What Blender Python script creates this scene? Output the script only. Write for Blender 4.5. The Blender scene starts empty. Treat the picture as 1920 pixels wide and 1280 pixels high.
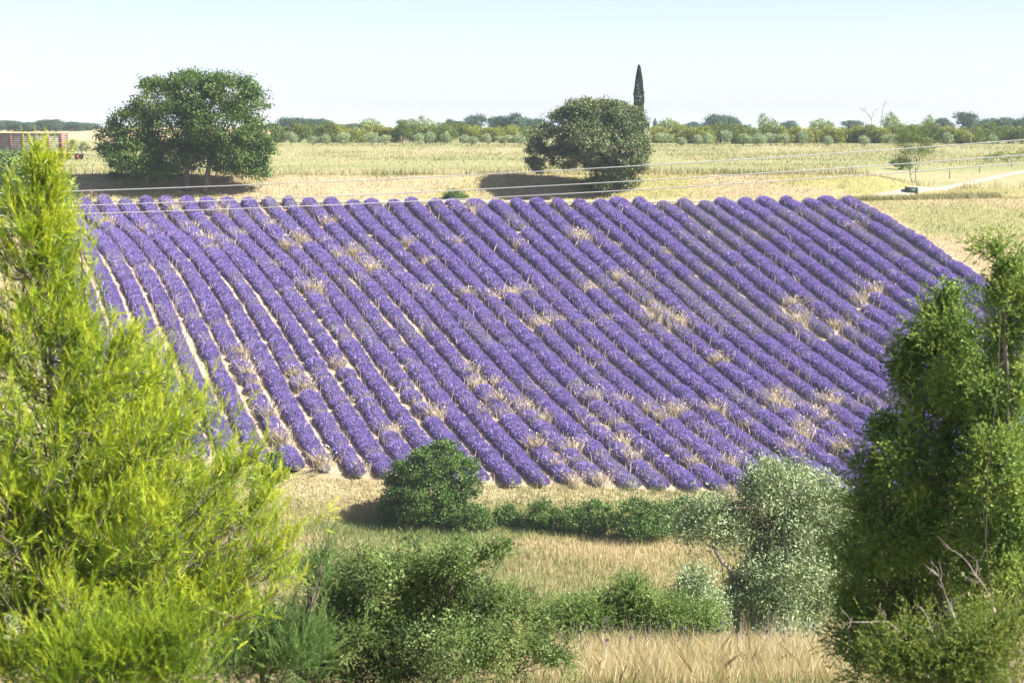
import bpy, math
import numpy as np
from mathutils import Vector

# ------------------------------------------------------------------ camera, sky, sun, exposure
SC = bpy.context.scene
COL = SC.collection
FPX, CX, HY = 3733.0, 960.0, 238.0        # lens in photo pixels, optical centre, horizon line
ZC = 26.0                                  # camera height above datum
SUN_AZ, SUN_EL = 106.0, 43.0               # clockwise from the view direction, above horizon

cam = bpy.data.cameras.new('camera')
cam.sensor_width = 36.0
cam.lens = 70.0
cam.clip_start = 0.1
cam.clip_end = 30000
cam.dof.use_dof = True
cam.dof.focus_distance = 150.0
cam.dof.aperture_fstop = 6.3
camo = bpy.data.objects.new('camera', cam)
camo.location = (0, 0, ZC)
camo.rotation_euler = (math.radians(90) - math.atan((640 - HY) / FPX), 0, 0)
COL.objects.link(camo)
SC.camera = camo

world = bpy.data.worlds.new('World')
SC.world = world
world.use_nodes = True
wn = world.node_tree.nodes
wl = world.node_tree.links
bg = wn['Background']
sky = wn.new('ShaderNodeTexSky')
sky.sky_type = 'NISHITA'
sky.sun_disc = False
sky.sun_elevation = math.radians(SUN_EL)
sky.sun_rotation = math.radians(SUN_AZ)
sky.altitude = 0
sky.air_density = 0.5
sky.dust_density = 0.8
sky.ozone_density = 0.0
wb = wn.new('ShaderNodeMixRGB'); wb.blend_type = 'MULTIPLY'; wb.inputs[0].default_value = 1.0
wb.inputs[2].default_value = (1.09, 0.955, 1.02, 1)        # camera white balance
wl.new(sky.outputs[0], wb.inputs[1]); wl.new(wb.outputs[0], bg.inputs[0])
bg.inputs[1].default_value = 0.079

sun = bpy.data.lights.new('sun', 'SUN')
sun.energy = 4.8
sun.angle = math.radians(0.55)
sun.color = (1.0, 0.955, 0.885)
suno = bpy.data.objects.new('sun', sun)
_az, _el = math.radians(SUN_AZ), math.radians(SUN_EL)
to_sun = Vector((math.sin(_az) * math.cos(_el), math.cos(_az) * math.cos(_el), math.sin(_el)))
suno.rotation_euler = to_sun.to_track_quat('Z', 'Y').to_euler()
suno.location = (60, -40, 90)
COL.objects.link(suno)

SC.view_settings.view_transform = 'Standard'
SC.view_settings.look = 'None'
SC.view_settings.gamma = 1.0
SC.view_settings.use_curve_mapping = False
SC.view_settings.exposure = 1.62
SC.render.engine = 'CYCLES'
SC.cycles.use_denoising = True
SC.cycles.max_bounces = 6
SC.cycles.diffuse_bounces = 4
SC.cycles.transmission_bounces = 4
SC.cycles.transparent_max_bounces = 4
SC.cycles.volume_bounces = 1
SC.cycles.caustics_reflective = False
SC.cycles.caustics_refractive = False

# ------------------------------------------------------------------ helpers
R = np.random.default_rng(7)

def tag(o, label=None, cat=None, group=None, kind=None):
    if label: o['label'] = label
    if cat: o['category'] = cat
    if group: o['group'] = group
    if kind: o['kind'] = kind
    return o

def mesh_np(name, V, F, mats=(), tint=None, smooth=False, midx=None):
    """V (n,3), F list of (m,k) arrays of vertex ids"""
    V = np.asarray(V, np.float32)
    if not isinstance(F, (list, tuple)): F = [F]
    F = [np.asarray(f, np.int32) for f in F if len(f)]
    me = bpy.data.meshes.new(name)
    me.vertices.add(len(V)); me.vertices.foreach_set('co', V.ravel())
    idx = np.concatenate([f.ravel() for f in F])
    tot = np.concatenate([np.full(len(f), f.shape[1], np.int32) for f in F])
    st = np.concatenate([[0], np.cumsum(tot)[:-1]]).astype(np.int32)
    me.loops.add(len(idx)); me.loops.foreach_set('vertex_index', idx)
    me.polygons.add(len(tot)); me.polygons.foreach_set('loop_start', st)
    if smooth: me.polygons.foreach_set('use_smooth', np.ones(len(tot), bool))
    if midx is not None: me.polygons.foreach_set('material_index', np.asarray(midx, np.int32))
    if tint is not None:
        a = me.attributes.new('tint', 'FLOAT', 'FACE')
        a.data.foreach_set('value', np.asarray(tint, np.float32))
    for m in mats: me.materials.append(m)
    me.update(calc_edges=True)
    return me

def add(name, me, parent=None, loc=None, rz=0.0):
    o = bpy.data.objects.new(name, me)
    if loc is not None: o.location = loc
    if rz: o.rotation_euler = (0, 0, rz)
    if parent is not None: o.parent = parent
    COL.objects.link(o)
    return o

def thing(name, label, cat, loc, group=None, rz=0.0):
    o = bpy.data.objects.new(name, None)
    o.empty_display_size = 0.3
    o.location = loc
    if rz: o.rotation_euler = (0, 0, rz)
    COL.objects.link(o)
    return tag(o, label, cat, group)

class MB:
    """collects vertices and faces (mixed) for one mesh"""
    def __init__(s): s.V = []; s.F = {}; s.n = 0; s.T = {}
    def put(s, V, F, tint=None):
        V = np.asarray(V, float); F = np.asarray(F, int)
        k = F.shape[1]
        s.V.append(V); s.F.setdefault(k, []).append(F + s.n); s.n += len(V)
        s.T.setdefault(k, []).append(np.full(len(F), 0.5) if tint is None else np.broadcast_to(tint, (len(F),)))
        return s
    def box(s, c, d, rz=0.0, tint=None):
        x, y, z = [q / 2 for q in d]
        v = np.array([(i, j, k) for i in (-x, x) for j in (-y, y) for k in (-z, z)], float)
        if rz:
            cs, sn = math.cos(rz), math.sin(rz)
            v = np.stack([v[:, 0] * cs - v[:, 1] * sn, v[:, 0] * sn + v[:, 1] * cs, v[:, 2]], 1)
        v = v + np.array(c)
        return s.put(v, [(0, 1, 3, 2), (4, 6, 7, 5), (0, 4, 5, 1), (2, 3, 7, 6), (0, 2, 6, 4), (1, 5, 7, 3)], tint)
    def tube(s, P, r, n=7, cap=True, tint=None):
        P = np.asarray(P, float); m = len(P)
        r = np.broadcast_to(np.asarray(r, float), (m,))
        T = np.gradient(P, axis=0); T /= np.linalg.norm(T, axis=1)[:, None] + 1e-9
        ref = np.array([0.31, 0.95, 0.05]) if abs(T[0, 2]) > 0.7 else np.array([0, 0, 1.0])
        A = np.cross(T, ref); A /= np.linalg.norm(A, axis=1)[:, None] + 1e-9
        B = np.cross(T, A)
        th = np.arange(n) / n * 2 * np.pi
        V = P[:, None] + r[:, None, None] * (A[:, None] * np.cos(th)[None, :, None] + B[:, None] * np.sin(th)[None, :, None])
        V = V.reshape(-1, 3)
        i = np.arange(m - 1)[:, None] * n; j = np.arange(n)[None]; j2 = (j + 1) % n
        F = np.stack([i + j, i + j2, i + n + j2, i + n + j], -1).reshape(-1, 4)
        b = s.n
        s.put(V, F, tint)
        if cap:
            s.put(np.stack([P[0], P[-1]]), np.zeros((0, 3), int))
            k0, k1 = s.n - 2, s.n - 1
            jj = np.arange(n); e = b + (m - 1) * n
            Fc = np.concatenate([np.stack([np.full(n, k0), b + (jj + 1) % n, b + jj], 1),
                                 np.stack([np.full(n, k1), e + jj, e + (jj + 1) % n], 1)])
            s.F.setdefault(3, []).append(Fc); s.T.setdefault(3, []).append(np.full(2 * n, 0.5))
        return s
    def mesh(s, name, mats, smooth=False):
        ks = [k for k in s.F if sum(len(f) for f in s.F[k])]
        return mesh_np(name, np.concatenate(s.V), [np.concatenate(s.F[k]) for k in ks], mats,
                       np.concatenate([np.concatenate(s.T[k]) for k in ks]), smooth)
    def build(s, name, mat, parent=None, loc=None, smooth=False):
        return add(name, s.mesh(name, [mat], smooth), parent, loc)

def unit(a): return a / (np.linalg.norm(a, axis=-1, keepdims=True) + 1e-9)
def sstep(a, b, x): t = np.clip((x - a) / (b - a), 0, 1); return t * t * (3 - 2 * t)
def rand_dir(rng, n): return unit(rng.normal(size=(n, 3)))

def vnoise(x, y, s=1.0, seed=0):
    """smooth value noise, 0..1"""
    x = np.asarray(x, float) / s + 1000.3 + seed * 17.17; y = np.asarray(y, float) / s + 1000.7 + seed * 5.31
    xi = np.floor(x); yi = np.floor(y); fx = x - xi; fy = y - yi
    fx = fx * fx * (3 - 2 * fx); fy = fy * fy * (3 - 2 * fy)
    def h(a, b):
        q = np.sin(a * 127.1 + b * 311.7 + seed * 74.7) * 43758.5453
        return q - np.floor(q)
    return (h(xi, yi) * (1 - fx) + h(xi + 1, yi) * fx) * (1 - fy) + (h(xi, yi + 1) * (1 - fx) + h(xi + 1, yi + 1) * fx) * fy
def fbm(x, y, s, seed=0): return (vnoise(x, y, s, seed) * 4 + vnoise(x, y, s / 2.1, seed + 1) * 2 + vnoise(x, y, s / 4.3, seed + 2)) / 7

# ------------------------------------------------------------------ terrain heights
COEF = [-18.10067, 9.26123, 1.04629, -0.58929, 0.55872, -2.86346, -1.03008, 6.30733, 2.64754, -4.93835, 1.55389, 0.99935, -3.1784, 0.45297, 0.47927]
_near = np.array([(-40, 0.0), (-5, -1.3), (0, -1.7), (6, -2.7), (12, -4.0), (16, -5.0), (20, -5.9), (25, -7.1), (29, -8.0), (35, -9.35), (38, -10.2), (42, -11.6), (55, -15.8),
                  (70, -20.4), (84, -23.7), (95, -24.55), (106, -24.55), (114, -24.4), (118.5, -24.35), (121, -24.0), (124, -22.9), (130, -21.6)])
_bank = np.array([(185, -7.25), (191.2, -7.05), (192.8, -6.4), (196.4, -4.75), (200, -4.6), (215, -4.45), (228, -4.25), (231, -3.9), (245, -3.75), (330, -2.75),
                  (450, -1.95), (700, -1.3), (2000, -1.0), (20000, -1.0)])
_ramp = np.array([(185, -6.9), (190.8, -6.6), (198, -6.0), (208, -5.2), (218, -4.6), (232, -4.05), (245, -3.75), (330, -2.75), (450, -1.95), (700, -1.3), (2000, -1.0), (20000, -1.0)])
def _smooth_interp(tab, y, w=1.2):
    y = np.asarray(y, float)
    return (np.interp(y - w, tab[:, 0], tab[:, 1]) + np.interp(y + w, tab[:, 0], tab[:, 1]) + 2 * np.interp(y, tab[:, 0], tab[:, 1])) / 4
def zpoly(x, y):
    X = np.clip(x, -34, 44) / 30.0; Y = (np.clip(y, 119, 187) - 145) / 40.0
    out = 0; k = 0
    for i in range(3):
        for j in range(5):
            out = out + COEF[k] * X ** i * Y ** j; k += 1
    return out
def zrel(x, y):
    x = np.asarray(x, float); y = np.asarray(y, float)
    zn = _smooth_interp(_near, y, 1.0) + sstep(60, 90, y) * 0
    zn = zn + (fbm(x, y, 7, 3) - 0.5) * 0.35 * sstep(4, 20, y)
    zf = zpoly(x, y)
    rm = sstep(34, 43, x)
    zb = _smooth_interp(_bank, y + (fbm(x, 0 * y, 16, 9) - 0.5) * 3.0 * (1 - sstep(215, 225, y)) * sstep(190.5, 193, y), 0.5) * (1 - rm) + _smooth_interp(_ramp, y, 0.8) * rm
    zb = zb + (fbm(x, y, 9, 5) - 0.5) * 0.3 * sstep(193, 200, y)
    s1 = sstep(120.5, 126, y); s2 = sstep(187.6, 190.2, y)
    return (zn * (1 - s1) + zf * s1) * (1 - s2) + zb * s2
def gz(x, y): return zrel(x, y) + ZC
def P3(u, v, D): return np.array([(u - CX) / FPX * D, D, ZC - (v - HY) / FPX * D])
def on_ground(u, D):
    x = (u - CX) / FPX * D
    return np.array([x, D, float(gz(x, D))])
_ys = np.concatenate([np.arange(3, 130, 0.25), np.arange(130, 240, 0.2), np.arange(240, 900, 2.0)])
def place(u, v, dmin=3.0):
    y = _ys[_ys >= dmin]; x = (u - CX) / FPX * y; z = -(v - HY) / FPX * y
    hit = np.nonzero(z <= zrel(x, y))[0]
    i = hit[0] if len(hit) else -1
    return np.array([x[i], y[i], float(gz(x[i], y[i]))])

# ------------------------------------------------------------------ materials
def new_mat(name):
    m = bpy.data.materials.new(name); m.use_nodes = True
    nt = m.node_tree
    return m, nt, nt.nodes, nt.links, nt.nodes['Principled BSDF'], nt.nodes['Material Output']

def ramp_node(N, stops):
    r = N.new('ShaderNodeValToRGB')
    el = r.color_ramp.elements
    while len(el) < len(stops): el.new(0.5)
    for e, (p, c) in zip(el, stops): e.position = p; e.color = (*c, 1)
    return r

def leaf_mat(name, cols, transl=0.25, rough=0.6, spec=0.25, scale=1.5, tcol=None):
    m, nt, N, L, pb, out = new_mat(name)
    at = N.new('ShaderNodeAttribute'); at.attribute_name = 'tint'
    tc = N.new('ShaderNodeTexCoord')
    nz = N.new('ShaderNodeTexNoise'); nz.inputs['Scale'].default_value = scale; nz.inputs['Detail'].default_value = 3
    L.new(tc.outputs['Object'], nz.inputs['Vector'])
    mx = N.new('ShaderNodeMath'); mx.operation = 'MULTIPLY_ADD'; mx.inputs[1].default_value = 0.9; mx.inputs[2].default_value = -0.45
    L.new(nz.outputs[0], mx.inputs[0])
    ad = N.new('ShaderNodeMath'); ad.operation = 'ADD'; ad.use_clamp = True
    L.new(at.outputs['Fac'], ad.inputs[0]); L.new(mx.outputs[0], ad.inputs[1])
    n = len(cols)
    rp = ramp_node(N, [(i / (n - 1), c) for i, c in enumerate(cols)])
    L.new(ad.outputs[0], rp.inputs[0])
    L.new(rp.outputs[0], pb.inputs['Base Color'])
    pb.inputs['Roughness'].default_value = rough
    pb.inputs['Specular IOR Level'].default_value = spec
    if transl > 0:
        tr = N.new('ShaderNodeBsdfTranslucent')
        hs = N.new('ShaderNodeMixRGB'); hs.blend_type = 'MULTIPLY'; hs.inputs[0].default_value = 1.0
        hs.inputs[2].default_value = (*(tcol or (1.15, 1.2, 0.6)), 1)
        L.new(rp.outputs[0], hs.inputs[1]); L.new(hs.outputs[0], tr.inputs[0])
        ms = N.new('ShaderNodeMixShader'); ms.inputs[0].default_value = transl
        L.new(pb.outputs[0], ms.inputs[1]); L.new(tr.outputs[0], ms.inputs[2]); L.new(ms.outputs[0], out.inputs[0])
    return m

def noise_mat(name, cols, scale=4.0, rough=0.85, bump=0.0, bscale=30.0, stretch=None, spec=0.2, metal=0.0):
    m, nt, N, L, pb, out = new_mat(name)
    tc = N.new('ShaderNodeTexCoord'); mp = N.new('ShaderNodeMapping')
    if stretch: mp.inputs['Scale'].default_value = stretch
    L.new(tc.outputs['Object'], mp.inputs[0])
    nz = N.new('ShaderNodeTexNoise'); nz.inputs['Scale'].default_value = scale; nz.inputs['Detail'].default_value = 6; nz.inputs['Roughness'].default_value = 0.65
    L.new(mp.outputs[0], nz.inputs['Vector'])
    n = len(cols)
    rp = ramp_node(N, [(0.3 + 0.4 * i / (n - 1), c) for i, c in enumerate(cols)])
    L.new(nz.outputs[0], rp.inputs[0]); L.new(rp.outputs[0], pb.inputs['Base Color'])
    pb.inputs['Roughness'].default_value = rough
    pb.inputs['Specular IOR Level'].default_value = spec
    pb.inputs['Metallic'].default_value = metal
    if bump:
        n2 = N.new('ShaderNodeTexNoise'); n2.inputs['Scale'].default_value = bscale; n2.inputs['Detail'].default_value = 4
        L.new(mp.outputs[0], n2.inputs['Vector'])
        b = N.new('ShaderNodeBump'); b.inputs['Strength'].default_value = bump; b.inputs['Distance'].default_value = 0.05
        L.new(n2.outputs[0], b.inputs['Height']); L.new(b.outputs[0], pb.inputs['Normal'])
    return m

M = {}
M['bark_grey'] = noise_mat('bark_grey', [(0.07, 0.055, 0.045), (0.2, 0.17, 0.14)], 6, 0.9, 0.6, 20, (1, 1, 0.3))
M['bark_brown'] = noise_mat('bark_brown', [(0.05, 0.035, 0.025), (0.15, 0.11, 0.08)], 6, 0.9, 0.6, 20, (1, 1, 0.3))
M['bark_pine'] = noise_mat('bark_pine', [(0.10, 0.075, 0.06), (0.30, 0.25, 0.21)], 9, 0.85, 0.5, 30, (1, 1, 0.3))
M['bark_pale'] = noise_mat('bark_pale', [(0.28, 0.23, 0.19), (0.5, 0.43, 0.36)], 10, 0.85, 0.4, 30, (1, 1, 0.3))
M['dead_wood'] = noise_mat('dead_wood', [(0.16, 0.13, 0.11), (0.4, 0.34, 0.29)], 12, 0.85, 0.3, 40)
M['pine'] = leaf_mat('pine_needles', [(0.06, 0.115, 0.014), (0.175, 0.275, 0.022), (0.345, 0.435, 0.034), (0.52, 0.565, 0.05)], 0.34, 0.5, 0.3, 2.0, (1.2, 1.15, 0.5))
M['pine_blue'] = leaf_mat('young_pine_needles', [(0.055, 0.115, 0.03), (0.135, 0.225, 0.065), (0.23, 0.33, 0.11)], 0.25, 0.5, 0.3, 2.5)
M['juniper'] = leaf_mat('juniper_sprays', [(0.03, 0.065, 0.018), (0.085, 0.165, 0.036), (0.185, 0.285, 0.06), (0.33, 0.40, 0.085)], 0.16, 0.55, 0.3, 1.6)
M['juniper_c'] = leaf_mat('spreading_juniper_sprays', [(0.045, 0.085, 0.028), (0.125, 0.19, 0.055), (0.22, 0.30, 0.095), (0.31, 0.33, 0.12)], 0.2, 0.55, 0.3, 1.6)
M['olive'] = leaf_mat('olive_leaves', [(0.13, 0.175, 0.08), (0.265, 0.33, 0.175), (0.46, 0.51, 0.33)], 0.18, 0.55, 0.2, 1.5)
M['oak'] = leaf_mat('oak_leaves', [(0.04, 0.08, 0.018), (0.085, 0.15, 0.03), (0.17, 0.235, 0.055)], 0.25, 0.55, 0.3, 0.35)
M['holm'] = leaf_mat('holm_oak_leaves', [(0.06, 0.09, 0.03), (0.13, 0.17, 0.065), (0.25, 0.27, 0.13)], 0.12, 0.55, 0.3, 0.45)
M['cypress'] = leaf_mat('cypress_leaves', [(0.012, 0.03, 0.014), (0.025, 0.055, 0.022), (0.045, 0.08, 0.03)], 0.1, 0.6, 0.2, 0.8)
M['bush'] = leaf_mat('bush_leaves', [(0.03, 0.065, 0.015), (0.08, 0.15, 0.03), (0.18, 0.26, 0.06)], 0.22, 0.55, 0.3, 0.6)
M['shrub'] = leaf_mat('light_shrub_leaves', [(0.065, 0.12, 0.03), (0.155, 0.24, 0.06), (0.28, 0.36, 0.115)], 0.25, 0.5, 0.3, 1.0)
M['shrub_yellow'] = leaf_mat('yellowish_shrub_leaves', [(0.06, 0.10, 0.02), (0.14, 0.19, 0.035), (0.26, 0.28, 0.06)], 0.3, 0.5, 0.3, 2.0)
M['orchard'] = leaf_mat('orchard_leaves', [(0.055, 0.09, 0.018), (0.13, 0.175, 0.03), (0.26, 0.28, 0.05)], 0.2, 0.55, 0.3, 0.4)
M['orchard_b'] = leaf_mat('orchard_leaves_yellow', [(0.09, 0.125, 0.022), (0.22, 0.25, 0.035), (0.38, 0.37, 0.055)], 0.2, 0.55, 0.3, 0.4)
M['far'] = leaf_mat('far_tree_leaves', [(0.035, 0.075, 0.045), (0.06, 0.11, 0.065), (0.09, 0.145, 0.085)], 0.15, 0.6, 0.2, 0.2)
M['straw'] = leaf_mat('dry_grass', [(0.32, 0.25, 0.15), (0.52, 0.44, 0.30), (0.72, 0.65, 0.50)], 0.25, 0.6, 0.2, 0.6, (1.0, 0.95, 0.8))
M['slope_straw'] = leaf_mat('slope_dry_grass', [(0.27, 0.24, 0.10), (0.52, 0.44, 0.24), (0.74, 0.65, 0.42)], 0.25, 0.6, 0.2, 0.6, (1.0, 0.95, 0.8))
M['meadow'] = leaf_mat('meadow_grass', [(0.16, 0.205, 0.065), (0.34, 0.32, 0.15), (0.51, 0.42, 0.25)], 0.25, 0.6, 0.2, 0.12, (1.0, 0.95, 0.7))
M['weeds'] = leaf_mat('green_weeds', [(0.06, 0.10, 0.025), (0.13, 0.18, 0.045), (0.24, 0.26, 0.09)], 0.25, 0.6, 0.2, 0.3)
M['lav_leaf'] = leaf_mat('lavender_foliage', [(0.15, 0.165, 0.10), (0.25, 0.265, 0.175), (0.37, 0.375, 0.27)], 0.0, 0.8, 0.1, 3.0)
M['lav'] = leaf_mat('lavender_flowers', [(0.18, 0.135, 0.335), (0.29, 0.222, 0.52), (0.415, 0.35, 0.65)], 0.3, 0.7, 0.1, 2.0, (1.0, 0.9, 1.1))
M['red_paint'] = noise_mat('faded_red_paint', [(0.30, 0.07, 0.045), (0.45, 0.14, 0.09)], 3, 0.6)
M['grey_panel'] = noise_mat('weathered_grey_panel', [(0.17, 0.15, 0.155), (0.27, 0.25, 0.25)], 2, 0.6)
M['dark_metal'] = noise_mat('dark_rusty_metal', [(0.03, 0.028, 0.028), (0.09, 0.07, 0.06)], 4, 0.6)
M['rubber'] = noise_mat('tyre_rubber', [(0.02, 0.02, 0.02), (0.04, 0.038, 0.035)], 4, 0.8)
M['wire'] = noise_mat('cable_metal', [(0.42, 0.42, 0.42), (0.6, 0.6, 0.6)], 0.4, 0.45, metal=0.3)
M['post'] = noise_mat('old_post_wood', [(0.14, 0.12, 0.10), (0.30, 0.26, 0.22)], 5, 0.9)
M['green_box'] = noise_mat('dull_green_paint', [(0.04, 0.09, 0.06), (0.07, 0.13, 0.09)], 3, 0.6)
M['concrete'] = noise_mat('pale_concrete', [(0.42, 0.39, 0.34), (0.58, 0.55, 0.49)], 5, 0.9)
M['hut'] = noise_mat('brown_boards', [(0.09, 0.06, 0.04), (0.2, 0.14, 0.09)], 3, 0.85)
M['rock'] = noise_mat('limestone', [(0.42, 0.36, 0.28), (0.6, 0.53, 0.43)], 5, 0.9)

# ground: region colours from a vertex attribute, broken up by noise
def ground_mat(name):
    m, nt, N, L, pb, out = new_mat(name)
    at = N.new('ShaderNodeAttribute'); at.attribute_name = 'region'
    tc = N.new('ShaderNodeTexCoord')
    n1 = N.new('ShaderNodeTexNoise'); n1.inputs['Scale'].default_value = 1.3; n1.inputs['Detail'].default_value = 8; n1.inputs['Roughness'].default_value = 0.75
    L.new(tc.outputs['Object'], n1.inputs['Vector'])
    rp = ramp_node(N, [(0.25, (0.55, 0.55, 0.52)), (0.5, (1.0, 1.0, 1.0)), (0.75, (1.35, 1.3, 1.2))])
    L.new(n1.outputs[0], rp.inputs[0])
    mu = N.new('ShaderNodeMixRGB'); mu.blend_type = 'MULTIPLY'; mu.inputs[0].default_value = 0.9
    L.new(at.outputs['Color'], mu.inputs[1]); L.new(rp.outputs[0], mu.inputs[2])
    L.new(mu.outputs[0], pb.inputs['Base Color'])
    pb.inputs['Roughness'].default_value = 0.95; pb.inputs['Specular IOR Level'].default_value = 0.05
    n2 = N.new('ShaderNodeTexNoise'); n2.inputs['Scale'].default_value = 6; n2.inputs['Detail'].default_value = 5
    L.new(tc.outputs['Object'], n2.inputs['Vector'])
    b = N.new('ShaderNodeBump'); b.inputs['Strength'].default_value = 0.7; b.inputs['Distance'].default_value = 0.12
    L.new(n2.outputs[0], b.inputs['Height']); L.new(b.outputs[0], pb.inputs['Normal'])
    return m
M['ground'] = ground_mat('ground_earth_and_dry_grass')
M['track'] = noise_mat('pale_gravel', [(0.27, 0.225, 0.165), (0.42, 0.365, 0.28)], 1.5, 0.95, 0.4, 12, spec=0.05)

# ------------------------------------------------------------------ field geometry in plan
TH = math.radians(20.0); TT = math.tan(TH); D0 = 187.0
def row_x0(k): return ((158 + 38.5 * k) - CX) / FPX * D0          # where row k meets the top headland
def row_x(k, y): return row_x0(k) + TT * (D0 - y)
def field_left(y): return -43.5 + (D0 - y) * 0.23
def field_bottom(x): return 124.6 + 0.9 * sstep(-8, -16, x) + (fbm(x, 0 * x, 4, 21) - 0.5) * 1.6
def field_mask(x, y):
    k = ((x - TT * (D0 - y)) * FPX / D0 + CX - 158) / 38.5
    return sstep(37.9, 37.3, k) * sstep(-0.5, 0.5, x - field_left(y)) * sstep(-0.4, 0.4, y - field_bottom(x)) * sstep(188.4, 187.4, y)

# track centre line in plan
TRACK = [on_ground(u, D) for u, D in ((-300, 190.2), (130, 190.1), (500, 190.2), (900, 190.1), (1300, 190.0), (1560, 190.2), (1650, 190.8))]
TRACK += [place(u, v, 185) for u, v in ((1735, 357), (1790, 347), (1850, 335), (1920, 322), (2020, 304))]
TRACK = np.array(TRACK)

# ------------------------------------------------------------------ ground sheet
def build_ground():
    xs = np.concatenate([-np.geomspace(9000, 64, 26), np.arange(-62, 62.1, 1.0), np.geomspace(64, 9000, 26)])
    ys = np.concatenate([np.arange(-30, 120, 1.0), np.arange(120, 236, 0.6), np.geomspace(237, 12000, 60)])
    X, Y = np.meshgrid(xs, ys)
    Z = gz(X, Y)
    tan = np.array([0.42, 0.32, 0.175]); soil = np.array([0.47, 0.365, 0.25]); straw = np.array([0.45, 0.355, 0.19])
    green = np.array([0.17, 0.20, 0.06]); mead = np.array([0.24, 0.275, 0.105]); gold = np.array([0.55, 0.42, 0.24]); ochre = np.array([0.43, 0.335, 0.20])
    f = lambda a: a[..., None]
    g1 = sstep(0.40, 0.62, fbm(X, Y * 1.5, 9, 31)); g2 = sstep(0.45, 0.7, fbm(X, Y * 2, 4, 41))
    C = np.broadcast_to(straw, X.shape + (3,)).copy()
    # near slope
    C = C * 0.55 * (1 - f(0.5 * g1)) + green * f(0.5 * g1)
    # meadow in the hollow
    w = f(sstep(80, 92, Y) * sstep(124, 117, Y)); c = mead * (1 - f(g1)) + np.array([0.40, 0.315, 0.17]) * f(g1); C = C * (1 - w) + c * w
    # ditch
    w = f(np.exp(-((Y - 119.5) / 2.6) ** 2)); c = green * f(0.4 + 0.6 * g2) + tan * f(0.6 - 0.6 * g2); C = C * (1 - w) + c * w
    w = f(np.exp(-((Y - 123.4) / 1.0) ** 2)); C = C * (1 - w) + np.array([0.41, 0.36, 0.20]) * w
    # slope right of the lavender and everything beyond
    s = f(sstep(124, 128, Y)); right = ochre * f(0.2 + 0.8 * g1) + np.array([0.27, 0.29, 0.11]) * f(0.8 - 0.8 * g1); C = C * (1 - s) + right * s
    m = f(field_mask(X, Y)); C = C * (1 - m) + soil * m
    # headland strip and bank
    w = f(sstep(187.8, 188.6, Y) * sstep(192, 190.5, Y)); C = C * (1 - w) + np.array([0.36, 0.34, 0.14]) * w
    w = f(sstep(191, 192.5, Y) * sstep(200, 198, Y))
    c = ochre * f(1 - g1 * 0.8) + np.array([0.30, 0.30, 0.10]) * f(g1 * 0.8); C = C * (1 - w) + c * w
    # plateau
    w = f(sstep(197.5, 199.5, Y))
    band = 0.5 + 0.5 * np.sin(Y / 9.0 + fbm(X, Y, 40, 51) * 6)
    c = np.array([0.36, 0.335, 0.18]) * f(0.45 + 0.55 * band) + np.array([0.25, 0.28, 0.12]) * f(0.55 - 0.55 * band)
    c = c * (1 - f(0.4 * g2)) + tan * f(0.4 * g2); C = C * (1 - w) + c * w
    gp = sstep(0.45, 0.6, fbm(X * 0.35, Y, 10, 53)); w = f(0.6 * gp * sstep(199, 203, Y)); C = C * (1 - w) + np.array([0.24, 0.27, 0.11]) * w
    w = f(sstep(365, 390, Y) * sstep(-60, -66, X)); C = C * (1 - w) + gold * w
    w = f(np.exp(-((Y - 198.2) / 1.1) ** 2) * (0.4 + 0.6 * g2) * sstep(40, 34, X)); C = C * (1 - w) + np.array([0.23, 0.20, 0.09]) * w
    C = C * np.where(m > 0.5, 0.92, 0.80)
    n = len(xs); m_ = len(ys)
    i = np.arange(m_ - 1)[:, None] * n + np.arange(n - 1)[None]
    F = np.stack([i, i + 1, i + n + 1, i + n], -1).reshape(-1, 4)
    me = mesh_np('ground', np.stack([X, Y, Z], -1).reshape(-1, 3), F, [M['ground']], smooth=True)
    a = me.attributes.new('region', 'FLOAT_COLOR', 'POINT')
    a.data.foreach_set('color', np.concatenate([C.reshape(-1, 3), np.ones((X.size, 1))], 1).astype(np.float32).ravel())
    tag(add('ground', me), kind='structure')
build_ground()

def build_track():
    t = np.concatenate([[0], np.cumsum(np.linalg.norm(np.diff(TRACK[:, :2], axis=0), axis=1))])
    s = np.arange(0, t[-1], 0.7)
    px = np.interp(s, t, TRACK[:, 0]); py = np.interp(s, t, TRACK[:, 1])
    ker = np.ones(13) / 13; k = 6
    px[k:-k] = np.convolve(px, ker, 'valid'); py[k:-k] = np.convolve(py, ker, 'valid')
    tx = np.gradient(px); ty = np.gradient(py); L = np.hypot(tx, ty); nx, ny = -ty / L, tx / L
    offs = np.linspace(-1, 1, 9)
    hw = 0.92 + 0.6 * (fbm(s, 0 * s, 6, 61) - 0.5)
    X = px[:, None] + nx[:, None] * offs * hw[:, None]; Y = py[:, None] + ny[:, None] * offs * hw[:, None] + (vnoise(s, 0 * s, 1.1, 62)[:, None] - 0.5) * 0.5 * np.abs(offs) ** 2
    Z = gz(X, Y) + 0.13 - 0.1 * np.abs(offs) ** 3
    n = 9; i = np.arange(len(s) - 1)[:, None] * n + np.arange(n - 1)[None]
    F = np.stack([i, i + 1, i + n + 1, i + n], -1).reshape(-1, 4)
    tag(add('track', mesh_np('track', np.stack([X, Y, Z], -1).reshape(-1, 3), F, [M['track']], smooth=True)), kind='structure')
build_track()

# ------------------------------------------------------------------ foliage generators
def leaf_quads(rng, C, N, size, aspect=0.6, jitter=0.8):
    n = len(C)
    a = unit(rand_dir(rng, n) * jitter + N * 0.35)
    b = unit(np.cross(a, rand_dir(rng, n)))
    s = np.broadcast_to(size, (n,))[:, None] * rng.uniform(0.65, 1.3, (n, 1))
    V = np.stack([C - a * s * .5, C + b * s * aspect * .5, C + a * s * .5, C - b * s * aspect * .5], 1).reshape(-1, 3)
    return V, np.arange(n * 4).reshape(n, 4)

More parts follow.
